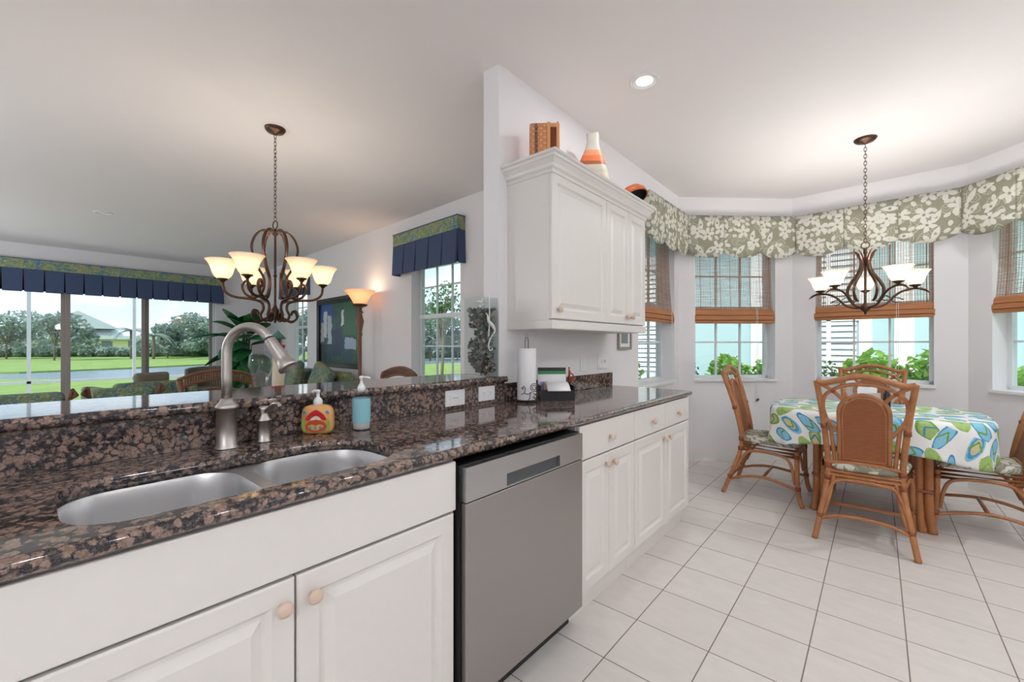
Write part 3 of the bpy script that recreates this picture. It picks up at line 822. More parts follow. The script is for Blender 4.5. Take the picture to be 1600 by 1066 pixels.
# ------------------------------------------------------------------ upper cabinet
def upper():
    t = thing('wall_cabinet', 'white three-door wall cabinet with crown moulding on the partition wall', 'cabinet')
    fx = -1.300; y0, y1 = 1.834, 3.018; z0, z1 = 1.385, 2.172
    MB().box(KX+.001, fx-.0205, y0, y1, z0-.005, z1).build('carcass', CAB, t)
    raised_door(y0, 2.427, z0+.002, z1-.008, t, (1.889, 1.438), fx); raised_door(2.432, 2.737, z0+.002, z1-.008, t, (2.70, 1.436), fx); raised_door(2.742, y1, z0+.002, z1-.008, t, (2.779, 1.436), fx)
    MB().box(KX+.001, fx+.004, y0-.006, y1+.006, 1.331, 1.379).build('light_rail', CAB, t, bevel=.004)
    prof = [(0, 2.160), (.006, 2.160), (.008, 2.176), (.020, 2.186), (.024, 2.200), (.040, 2.222), (.046, 2.226), (.048, 2.238), (.058, 2.244), (.062, 2.254), (0, 2.254)]
    def path(d): return [(KX+.001, y0-d), (fx+d, y0-d), (fx+d, y1+d), (KX+.001, y1+d)]
    vs = []; fs = []
    for d, z in prof: vs += [(x, y, z) for x, y in path(d)]
    for i in range(len(prof)-1):
        for k in range(3): fs.append((i*4+k, i*4+k+1, (i+1)*4+k+1, (i+1)*4+k))
    m = MB(); m.add(vs, fs); m.box(KX+.001, fx, y0, y1, 2.172, 2.2535); m.build('crown_moulding', CAB, t, weld=False)
upper()
CTOP = 2.255
# basket with a chain pattern and a handle slot
def basket():
    g = G('woven_splint'); k = g.co(); x, y, z = g.sep(k)
    a = (x+y)*46; b = z*60; ck = ((a.floor()+b.floor())*.5).frac().gt(.25); n = g.noise(k, 30, 3)
    ed = ((a.frac()-.5).abs().mx((b.frac()-.5).abs())).gt(.44)
    c = g.mix(ck*.55, srgb(226, 160, 112), srgb(196, 126, 80)); c = g.mix(ed*.6, c, srgb(150, 92, 58)); c = g.mix((n-.5).clamp(), c, srgb(240, 190, 150))
    mt = g.pbr(c, .6, bump=ck+ed*-.5, bstr=.4, bdist=.002)
    t = thing('woven_basket', 'light brown woven splint basket with a dark chain on cabinet top', 'basket', (-1.470, 1.995, CTOP), math.radians(-50))
    w1, w2, h, r = .055, .066, .255, .02
    o1 = rrect(-w1, w1, -w2-.02, w2+.02, r, 5); o2 = rrect(-w1*.98, w1*.98, -w2, w2, r, 5); n = len(o1)
    vs = []; fs = []
    lv = [(.80, 0), (.93, .02), (1.0, .06), (1.0, h), (.95, h), (.93, .03), (.78, .006)]
    for s, z in lv: vs += [(x*s, y*s, z) for x, y in o1]
    for i in range(len(lv)-1):
        for k2 in range(n): fs.append((i*n+k2, i*n+(k2+1) % n, (i+1)*n+(k2+1) % n, (i+1)*n+k2))
    fs.append(tuple(range(n))); fs.append(tuple((len(lv)-1)*n+k2 for k2 in range(n)))
    m = MB(); m.add(vs, fs); m.build('body', mt, t)
    rim = plain('splint_rim', srgb(222, 158, 108), .5)
    xs = w1
    MB().box(xs+.001, xs+.006, .012, .030, .03, h+.004).box(xs+.001, xs+.006, .066, .080, .03, h+.004).box(xs+.001, xs+.006, .03, .066, .075, .090).box(xs+.001, xs+.006, .03, .066, h-.025, h-.005).build('handle_frame', rim, t, weld=False)
    MB().box(xs+.001, xs+.003, .031, .065, .091, h-.026).build('handle_slot', plain('basket_inside', srgb(120, 62, 30), .8), t)
    ch = plain('dark_chain', (.10, .09, .075), .4, .5); c = MB()
    for i in range(10):
        z = .016+i*.024
        pts = [(xs+.003+(.002 if i % 2 else 0), -.050+.006*math.cos(a), z+.014*math.sin(a)) for a in [k2*PI/5 for k2 in range(10)]]
        c.tube(pts, .0024, 6, closed=True)
    c.build('chain', ch, t)
basket()
def tri_vase():
    g = G('banded_ceramic'); k = g.co(); x, y, z = g.sep(k); zz = z+x*.12-y*.10
    c = g.ramp(zz*2.55, [(0, srgb(214, 202, 178)), (.30, srgb(196, 190, 172)), (.43, srgb(168, 96, 62)), (.50, srgb(228, 122, 72)), (.60, srgb(236, 150, 110)), (.70, srgb(204, 198, 184))], 'CONSTANT')
    mt = g.pbr(c, .5)
    t = thing('ceramic_vase', 'square necked vase with orange and cream bands on cabinet top', 'vase', (-1.44, 2.50, CTOP), math.radians(22))
    prof = [(.058, 0), (.092, .02), (.106, .07), (.100, .13), (.076, .21), (.048, .285), (.037, .34), (.040, .39), (.033, .39), (.030, .34), (.03, .28)]
    sec = rrect(-1, 1, -1, 1, .35, 4); n = len(sec); vs = []; fs = []
    for s, z in prof: vs += [(x*s, y*s, z) for x, y in sec]
    for i in range(len(prof)-1):
        for k2 in range(n): fs.append((i*n+k2, i*n+(k2+1) % n, (i+1)*n+(k2+1) % n, (i+1)*n+k2))
    fs.append(tuple(range(n))); m = MB(); m.add(vs, fs, smooth=True); m.build('body', mt, t)
tri_vase()
def copper_bowl():
    g = G('orange_brown_bowl'); k = g.co(); n = g.noise(g.comb(*g.sep(k)), 22, 3, .6, 1.0)
    mt = g.pbr(g.mix((n-.3).clamp()*1.7, srgb(206, 110, 60), srgb(150, 66, 30)), .35)
    t = thing('lidded_bowl', 'round orange brown bowl lying tipped at the far cabinet end', 'bowl', (-1.365, 2.935, CTOP+.085)); t.rotation_euler = Vector((-.42, .05, .90)).to_track_quat('Z', 'Y').to_euler()
    MB().lathe([(0, .055), (.05, .052), (.085, .035), (.104, .005), (.108, -.03), (.103, -.03), (.098, .003), (.08, .03), (.045, .046), (0, .049)], 36).build('shell', mt, t)
    MB().lathe([(0, .044), (.045, .041), (.078, .025), (.095, .0), (.099, -.028)], 30).build('lining', BLK, t)
copper_bowl()

# glass vase of shells on the bar
def shell_vase():
    cx, cy = -1.662, 1.668; t = thing('glass_vase', 'tall square clear glass vase full of dark shells on bar end', 'vase', (cx, cy, 1.0705))
    h = .435; a = .066; m = MB(); th = .004
    m.box(-a, a, -a, a, 0, .012); m.box(-a, -a+th, -a, a, .012, h).box(a-th, a, -a, a, .012, h).box(-a+th, a-th, -a, -a+th, .012, h).box(-a+th, a-th, a-th, a, .012, h)
    m.build('glass', CLEAR, t, weld=False)
    rnd = random.Random(5)
    g = G('mixed_shells'); k = g.co(); v = g.vor(k, 62, 1.0); r, gg, bb = g.sep(v.outputs['Color'])
    c = g.ramp(r, [(0, srgb(50, 52, 52)), (.34, srgb(92, 100, 98)), (.55, srgb(112, 134, 128)), (.72, srgb(146, 120, 106)), (.90, srgb(206, 196, 184))], 'CONSTANT')
    mt = g.pbr(g.mix(g.noise(k, 160, 3)*.4, c, (.03, .03, .03)), .3); s = MB()
    for i in range(1100):
        z = .02+.355*rnd.random(); x = rnd.uniform(-.054, .054); y = rnd.uniform(-.054, .054)
        if math.sin(z*30+.6) > .62 and y < -.01 and x < .01: continue
        M = T(x, y, z) @ Euler((rnd.random()*6, rnd.random()*6, rnd.random()*6)).to_matrix().to_4x4()
        r_ = rnd.uniform(.008, .014); s.lathe([(0, r_*.5), (r_*.5, r_*.35), (r_, 0), (r_*.8, -r_*.2), (r_*.3, .0), (0, r_*.1)], 7, M=M)
    o = s.build('shells', mt, weld=False); o.location = (cx, cy, 1.0705); o['kind'] = 'stuff'
    tag(o, 'dark and greenish sea shells heaped inside the tall glass vase', 'shells')
    wm = plain('white_plaster', srgb(236, 236, 232), .6)
    st = MB()
    for i in range(5): st.tube([(0, 0, 0), (.02, .012*math.cos(i*1.256), .03*math.sin(i*1.256)), (.0, .032*math.cos(i*1.256), .032*math.sin(i*1.256))], lambda s: .010-.006*s, 8, sub=3)
    o = st.build('white_shell', wm); o.location = (cx-.005, cy-.01, 1.0705+.395); tag(o, 'white branching shell lying on top in the glass vase', 'shell')
    s = thing('seahorse_ornament', 'white seahorse ornament on a cord hung over the glass vase', 'ornament', (cx+a+.008, cy-.012, 1.0705))
    MB().tube([(-.03, 0, .41), (-.012, 0, h+.006), (0, 0, h-.01), (0, .0, .30), (.0, -.006, .22)], .0028, 8, sub=5).build('cord', wm, s)
    MB().tube([(0, -.028, .345), (0, -.014, .335), (0, -.006, .305), (0, .018, .285), (0, .038, .262), (0, .040, .245), (0, .018, .222), (0, .0, .195), (0, -.006, .165), (0, .006, .146), (0, .022, .150), (0, .022, .160)], lambda q: .003+.010*math.exp(-((q-.27)/.13)**2), 10, sub=5, flat=.8).build('body', wm, s)
shell_vase()

# ------------------------------------------------------------------ small picture by the nook window
def small_picture():
    t = thing('framed_picture', 'small silver framed picture hung under the wall cabinet end by the window', 'picture')
    y0, y1, z0, z1, x = 3.19, 3.43, 1.205, 1.385, KX+.001; f = .022
    MB().box(x, x+.018, y0, y0+f, z0, z1).box(x, x+.018, y1-f, y1, z0, z1).box(x, x+.018, y0+f, y1-f, z0, z0+f).box(x, x+.018, y0+f, y1-f, z1-f, z1).build('frame', plain('silver_frame', srgb(160, 150, 136), .35, .5), t, weld=False)
    MB().box(x, x+.008, y0+f, y1-f, z0+f, z1-f).build('mat_board', PAPER, t)
    MB().box(x+.008, x+.010, y0+.06, y1-.06, z0+.052, z1-.045).build('print', plain('grey_green_print', srgb(120, 136, 134), .6), t)
small_picture()

# ------------------------------------------------------------------ valances and bamboo shades in the nook
def valance():
    """scalloped box-pleat valance following the bay, one piece"""
    t = thing('nook_valance', 'sage green leaf print valance with scalloped hem round the bay', 'valance')
    off = .11; zt, zb, zhi = 2.60, 2.155, 2.215
    P = [Vector((KX, 3.60)), Vector(A), Vector(B), Vector(C), Vector(D)]
    # offset line inside the room
    def inner(i):
        p = P[i]
        if i == 0: return Vector((KX+off, 3.60))
        if i == len(P)-1:
            d = (P[i]-P[i-1]).normalized(); return p+Vector((d.y, -d.x))*off-d*.14
        d0 = (P[i]-P[i-1]).normalized(); d1 = (P[i+1]-P[i]).normalized()
        n0 = Vector((d0.y, -d0.x)); n1 = Vector((d1.y, -d1.x)); b = (n0+n1).normalized()
        return p+b*off/b.dot(n0)
    Q = [inner(i) for i in range(len(P))]
    segs = [(Vector((KX+.001, 3.60)), Q[0], 1)]+[(Q[i], Q[i+1], 3) for i in range(4)]
    u0 = 0
    for (a, b, n) in segs:
        d = (b-a); L = d.length; d.normalize(); nn = Vector((d.y, -d.x))
        for k in range(n):
            s0, s1 = L*k/n, L*(k+1)/n; vs = []; fs = []; uv = []; N = 18; R = 5
            for i in range(N+1):
                q = i/N; s = s0+(s1-s0)*q
                bulge = .010*math.sin(PI*q)**.5 if 0 < q < 1 else 0
                low = zb+(zhi-zb)*(abs(2*q-1)**2.2) if n > 1 else zb+.03
                for j in range(R+1):
                    f = j/R; z = zt+(low-zt)*f
                    p = a+d*s+nn*(bulge*(.3+.7*f))
                    vs.append((p.x, p.y, z)); uv.append((u0+s+k*.37, z))
            for i in range(N):
                for j in range(R): fs.append((i*(R+1)+j, (i+1)*(R+1)+j, (i+1)*(R+1)+j+1, i*(R+1)+j+1))
            m = MB(); m.add(vs, fs, smooth=True); m.build('scallop', SAGE, t, uvs=uv, solid=.006, weld=False)
            # dark inside of the pleat
            if n > 1:
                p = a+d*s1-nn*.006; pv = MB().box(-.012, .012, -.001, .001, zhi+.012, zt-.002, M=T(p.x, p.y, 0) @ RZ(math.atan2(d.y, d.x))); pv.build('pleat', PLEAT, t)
        u0 += L
    # top board
    top = MB(); poly = [Vector((KX+.001, 3.60))]+Q
    back = [Vector((KX+.001, 4.62)), Vector((-.70, 5.479)), Vector((.60, 5.399)), Vector((1.40, 4.525))]
    for i in range(4):
        a, b = Q[i], Q[i+1]
        bb = [Vector((KX+.001, 3.60)), back[0], back[1], back[2], back[3]]
        top.add([(a.x, a.y, zt-.001), (b.x, b.y, zt-.001), (bb[i+1].x, bb[i+1].y, zt-.001), (bb[i].x, bb[i].y, zt-.001)], [(0, 1, 2, 3)])
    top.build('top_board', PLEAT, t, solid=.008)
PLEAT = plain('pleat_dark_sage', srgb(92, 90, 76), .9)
valance()

def bamboo(label, p, q, a, b, zbot, zst, cord=None):
    M, L = frame_of(p, q); t = thing('bamboo_shade', label, 'window shade', group='woven bamboo roman shades in the nook')
    y = .055; vs = []; fs = []; uv = []; n = 14
    for i in range(n+1):
        z = 2.36+(zst-2.36)*i/n; yy = y-.03*(i/n)**2
        fl = .004*math.exp(-(n-i)*.5)
        vs += [(a-fl, yy, z), (b+fl, yy, z)]; uv += [(0, z), (b-a, z)]
    for i in range(n): fs.append((2*i, 2*i+1, 2*i+3, 2*i+2))
    m = MB(); m.add(vs, fs, smooth=True); m.build('woven_panel', BAMB, t, M=M, uvs=uv, weld=False)
    h = zst-zbot; st = MB()
    prof = [(y-.030, zst+.004), (y-.042, zst-.01), (y-.052, zst-h*.40), (y-.038, zst-h*.42), (y-.058, zst-h*.45), (y-.062, zst-h*.75), (y-.044, zst-h*.78), (y-.060, zst-h*.80), (y-.056, zbot), (y-.036, zbot-.002), (y-.024, zst+.002)]
    k = len(prof); xs = [a-.010, a+.0, b-.0, b+.010]
    vs = []; fs = []
    for j, xx in enumerate(xs):
        for (yy, z) in prof:
            c = (sum(pp[0] for pp in prof)/k, (zst+zbot)/2); s = .8 if j in (0, 3) else 1
            vs.append((xx, c[0]+(yy-c[0])*s, c[1]+(z-c[1])*s))
    for j in range(3):
        for i in range(k): fs.append((j*k+i, j*k+(i+1) % k, (j+1)*k+(i+1) % k, (j+1)*k+i))
    fs.append(tuple(range(k))); fs.append(tuple(3*k+i for i in range(k)))
    st.add(vs, fs); st.build('folded_stack', BAMS, t, M=M)
    if cord:
        cx = b-cord; c = MB(); c.tube([(cx, y-.066, zst+.3), (cx, y-.07, zst-.05), (cx, -.026, .84), (cx, -.024, .66)], .0016, 6, sub=4); c.tube([(cx+.014, y-.066, zst+.3), (cx+.014, y-.07, zst-.05), (cx+.014, -.026, .84), (cx+.012, -.024, .67)], .0016, 6, sub=4)
        c.build('pull_cord', PLAST, t, M=M); MB().lathe([(0, 0), (.008, 0), (.005, .022), (0, .024)], 10, c=(cx, -.024, .638)).lathe([(0, 0), (.008, 0), (.005, .022), (0, .024)], 10, c=(cx+.016, -.024, .645)).build('cord_tassel', BLK, t, M=M)
bamboo('bamboo shade on the nook window beside the wall cabinet', (KX, 3.04), A, .585, 1.43, 1.468, 1.60, .10)
bamboo('bamboo shade on the angled nook window behind the left chair', A, B, .185, 1.045, 1.475, 1.625, .20)
bamboo('bamboo shade on the middle nook window behind the chandelier', B, C, .203, 1.088, 1.500, 1.632, .25)
bamboo('bamboo shade on the nook window at the right picture edge', C, D, .185, 1.05, 1.507, 1.640)

# living room valances: a tropical band over a pleated navy skirt
def box_valance(label, p, q, a, b, depth, zt, zband, zb, n, skirt_last=None, grp='tropical band valances with navy pleats in the living room'):
    M, L = frame_of(p, q); t = thing('box_valance', label, 'valance', group=grp)
    MB().box(a, b, -depth, -.001, zband, zt).build('band', TROPV, t, M=M)
    MB().box(a-.004, b+.004, -depth-.004, -.001, zt, zt+.010).build('piping', NAVY, t, M=M)
    zc = zband-.002
    w_ = (b-a)/n
    for i in range(n):
        x0 = a+i*w_; m = MB(); e = .010
        m.add([(x0+.003, -depth, zc), (x0+w_-.003, -depth, zc), (x0+w_-.012, -depth-.022, zb), (x0+.012, -depth-.022, zb), (x0+.003, -depth+.015, zc), (x0+w_-.003, -depth+.015, zc), (x0+w_-.012, -depth+.004, zb), (x0+.012, -depth+.004, zb)],
              [(0, 1, 2, 3), (4, 7, 6, 5), (0, 3, 7, 4), (1, 5, 6, 2), (0, 4, 5, 1), (3, 2, 6, 7)])
        m.build('pleat', NAVY, t, M=M)
    for x in (a, b):
        s = 1 if x == b else -1
        MB().add([(x, -depth+.012, zc), (x, -.001, zc), (x+s*.012, -.001, zb), (x+s*.012, -depth+.01, zb), (x-s*.008, -depth+.012, zc), (x-s*.008, -.001, zc), (x+s*.004, -.001, zb), (x+s*.004, -depth+.01, zb)],
                 [(0, 1, 2, 3), (4, 7, 6, 5), (0, 3, 7, 4), (1, 5, 6, 2), (0, 4, 5, 1), (3, 2, 6, 7)]).build('side_pleat', NAVY, t, M=M)
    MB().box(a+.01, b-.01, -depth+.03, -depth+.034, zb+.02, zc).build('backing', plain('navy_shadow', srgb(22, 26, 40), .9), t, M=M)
box_valance('long valance over the sliding doors with a tropical band', (-10.12, -2.6), L1, .20, 5.30, .09, 2.575, 2.425, 2.068, 23)
box_valance('tall valance over the window right of the floor lamp', L1, L0, lt(2.90), lt(1.62), .11, 2.615, 2.475, 2.115, 5)
box_valance('small distant valance over the window left of the painting', L1, L0, lt(7.05), lt(5.84), .11, 2.615, 2.475, 2.115, 5)

# ------------------------------------------------------------------ lights
def can_light(label, x, y, lit=True, W=CAN_W, vis=True):
    t = thing('recessed_light', label, 'ceiling light', (x, y, CZ), group='recessed ceiling lights')
    MB().lathe([(.066, -.002), (.070, -.006), (.086, -.008), (.090, -.004), (.090, 0)], 32).build('trim_ring', TRIM, t)
    MB().lathe([(.067, -.006), (.066, -.002), (.050, -.0012), (.048, -.0008)], 32).build('baffle', TRIM, t)
    MB().lathe([(.048, -.001), (.040, -.0035), (0, -.004)], 32).build('lens', LENS if lit else TRIM, t)
    if lit:
        l = bpy.data.lights.new('recessed_lamp', 'AREA'); l.shape = 'DISK'; l.size = .09; l.energy = W; l.color = (.95, .98, 1)
        lo = bpy.data.objects.new('recessed_lamp', l); COL.objects.link(lo); lo.parent = t; lo.location = (0, 0, -.012)
LENS = m_emit('lit_lens', (1, .98, .95), 4.0)
can_light('lit recessed light in the ceiling in front of the wall cabinet', -1.06, 2.45)
can_light('unlit round fitting in the living room ceiling', -7.05, .66, lit=False)
for x, y in ((-.2, .6), (.8, 1.6), (-.6, -1.2), (.7, -.6)): can_light('added recessed fill light in the kitchen ceiling behind the viewer', x, y)  # unseen extra lamps, added to brighten the kitchen
can_light('added recessed fill light in the kitchen ceiling beyond the right picture edge', 1.2, 2.75, W=7)  # unseen, added with the next one to lift the nook floor
can_light('added recessed fill light in the nook ceiling beyond the right picture edge', 1.15, 3.9, W=11)  # added out of view as fill for the nook
def globe(label, x, y, W, z=1.95):  # invented hanging lamp, added out of view to raise room brightness
    t = thing('added_fill_globe', label, 'fill light', (x, y, CZ), group='added globe fill lamps out of view')
    MB().lathe([(0, 0), (.06, 0), (.06, -.02), (0, -.03)], 24).build('canopy', TRIM, t)
    MB().tube([(0, 0, -.03), (0, 0, z-CZ+.10)], .004, 8).build('cord', TRIM, t)
    MB().lathe([(0, .10), (.05, .09), (.09, .05), (.10, .02), (.10, .012)], 24, c=(0, 0, z-CZ)).build('glass', m_emit('fill_globe_glass', (1, .97, .94), 1.2), t)
    l = bpy.data.lights.new('added_fill_lamp', 'POINT'); l.energy = W; l.shadow_soft_size = .10; l.color = (.93, .97, 1)
    lo = bpy.data.objects.new('added_fill_lamp', l); COL.objects.link(lo); lo.parent = t; lo.location = (0, 0, z-CZ-.10)
globe('added fill globe on the kitchen ceiling behind the viewer', .5, -1.6, FILL_GLOBE_W*.9)
globe('added fill globe on the living room ceiling beyond the left edge', -4.4, -1.5, FILL_GLOBE_W*1.0)
globe('added fill globe on the kitchen ceiling right of the viewer', 1.15, .9, FILL_GLOBE_W*.2)
globe('added fill globe on the far living room ceiling beyond the left edge', -8.0, -1.7, FILL_GLOBE_W*1.15)

AMB = m_shade_glass('amber_lamp_glass', srgb(240, 224, 200), (1, .95, .85), .16, .55)
WHT = m_shade_glass('white_lamp_glass', srgb(236, 230, 216), (1, .97, .90), .2, .6)
def lamp_shade(parent, M, mat, r=.085, h=.085, W=1.5, col=(1, .82, .6), name='lamp_shade'):
    pr = [(x*r, z*h) for x, z in ((.24, 0), (.36, .05), (.50, .16), (.60, .34), (.66, .52), (.74, .70), (.88, .88), (1.0, .985), (1.0, 1.0), (.96, .995), (.84, .86), (.70, .68), (.62, .50), (.55, .34), (.45, .18), (.30, .08), (0, .06))]
    o = MB().lathe(pr, 28).build(name, mat, parent); o.matrix_local = M
    l = bpy.data.lights.new('bulb', 'POINT'); l.energy = W; l.shadow_soft_size = .03; l.color = col
    lo = bpy.data.objects.new('bulb', l); COL.objects.link(lo); lo.parent = parent; lo.location = (M @ Vector((0, 0, .075)))
    return o
def chain(parent, z0, z1, mat, link=.034):
    m = MB(); n = int((z1-z0)/(link*.78)); st = (z1-z0)/n
    for i in range(n):
        z = z0+st*(i+.5); pts = []
        for k in range(12):
            a = 2*PI*k/12; u, v = .0085*math.cos(a), link*.55*math.sin(a)
            pts.append((u, 0, z+v) if i % 2 else (0, u, z+v))
        m.tube(pts, .0022, 6, closed=True)
    m.build('chain', mat, parent)
def chandelier_living():
    t = thing('chandelier', 'six-light bronze chandelier with amber glass shades over the dining table', 'chandelier', (-3.343, 1.223, 0), math.radians(9.9))
    MB().lathe([(0, CZ-.045), (.012, CZ-.045), (.02, CZ-.035), (.055, CZ-.028), (.068, CZ-.012), (.070, CZ-.001)], 28).build('canopy', BRONZE, t)
    chain(t, 2.155, CZ-.045, BRONZE)
    m = MB().tube([(.030*math.cos(a), 0, 2.122+.030*math.sin(a)) for a in [k*PI/10 for k in range(20)]], .004, 8, closed=True); m.build('hanging_ring', BRONZE, t)
    MB().lathe([(0, 1.405), (.006, 1.41), (.014, 1.43), (.020, 1.45), (.028, 1.47), (.028, 1.50), (.014, 1.52), (.008, 1.54), (.008, 1.74), (.014, 1.75), (.008, 1.76), (.008, 2.04), (.022, 2.055), (.022, 2.075), (.010, 2.09), (0, 2.095)], 20).build('stem', BRONZE, t)
    for k in range(6):
        a = k*PI/3; M = RZ(a)
        rib = MB().tube([(.012, 0, 2.065), (.07, 0, 2.078), (.125, 0, 2.03), (.148, 0, 1.94), (.115, 0, 1.82), (.070, 0, 1.72), (.085, 0, 1.62), (.135, 0, 1.585), (.185, 0, 1.61), (.205, 0, 1.665), (.18, 0, 1.70), (.155, 0, 1.675), (.165, 0, 1.655)], .0112, 8, sub=6, M=M, flat=.75)
        rib.build('cage_rib', BRONZE, t)
        arm = MB().tube([(.055, 0, 1.475), (.035, 0, 1.455), (.045, 0, 1.425), (.075, 0, 1.425), (.092, 0, 1.46), (.075, 0, 1.51), (.09, 0, 1.555), (.16, 0, 1.575), (.25, 0, 1.585), (.305, 0, 1.62), (.32, 0, 1.685)], .0092, 8, sub=6, M=M)
        arm.tube([(.03, 0, 1.47), (.07, 0, 1.435), (.125, 0, 1.415), (.165, 0, 1.445), (.155, 0, 1.49), (.125, 0, 1.485), (.125, 0, 1.465)], .0075, 8, sub=6, M=RZ(a+PI/6))
        ao = arm.build('arm', BRONZE, t)
        MB().lathe([(0, 0), (.012, .0), (.020, .012), (.034, .018), (.034, .026), (0, .026)], 18, M=M @ T(.32, 0, 1.682)).build('cup', BRONZE, ao)
        lamp_shade(t, M @ T(.32, 0, 1.705), AMB, .104, .132, 2.5, (1, .91, .80))
chandelier_living()
def chandelier_nook():
    t = thing('chandelier', 'five-light dark bronze chandelier with white glass shades over the breakfast table', 'chandelier', (-.071, 4.246, 0), math.radians(91))
    MB().lathe([(0, CZ-.04), (.012, CZ-.04), (.02, CZ-.03), (.055, CZ-.024), (.070, CZ-.010), (.072, CZ-.001)], 28).build('canopy', BRONZE, t)
    chain(t, 2.035, CZ-.04, BRONZE)
    MB().tube([(0, .025*math.cos(a), 2.010+.025*math.sin(a)) for a in [k*PI/10 for k in range(20)]], .004, 8, closed=True).build('hanging_ring', BRONZE, t)
    MB().lathe([(0, 1.475), (.005, 1.478), (.009, 1.495), (.014, 1.503), (.030, 1.515), (.034, 1.532), (.028, 1.550), (.014, 1.560), (.008, 1.575), (.008, 1.94), (.014, 1.95), (.012, 1.985), (0, 1.99)], 20).build('stem', BRONZE, t)
    for k in range(5):
        a = k*2*PI/5; M = RZ(a)
        MB().tube([(.068, 0, 1.975), (.048, 0, 1.945), (.028, 0, 1.90), (.026, 0, 1.86), (.045, 0, 1.80), (.085, 0, 1.74), (.113, 0, 1.68), (.108, 0, 1.62), (.085, 0, 1.585), (.062, 0, 1.582)], lambda s: .008*min(1, s*5+.3, (1-s)*5+.3), 8, sub=6, M=M, flat=1.5).build('rib', BRONZE, t)
        ao = MB().tube([(.025, 0, 1.53), (.08, 0, 1.535), (.13, 0, 1.56), (.18, 0, 1.615), (.23, 0, 1.65), (.30, 0, 1.665), (.35, 0, 1.655), (.385, 0, 1.63)], lambda s: .0065*min(1, (1-s)*6+.3), 8, sub=6, M=M, flat=1.3).tube([(.17, 0, 1.605), (.20, 0, 1.60), (.23, 0, 1.585)], .004, 6, M=M).tube([(.15, 0, 1.585), (.185, 0, 1.565), (.21, 0, 1.57)], .004, 6, M=M).build('arm', BRONZE, t)
        MB().lathe([(0, 0), (.010, .0), (.014, .012), (.034, .022), (.034, .028), (0, .028)], 18, M=M @ T(.30, 0, 1.665)).build('cup', BRONZE, ao)
        lamp_shade(t, M @ T(.30, 0, 1.690), WHT, .088, .108, 6.5, (1, .97, .94))
chandelier_nook()

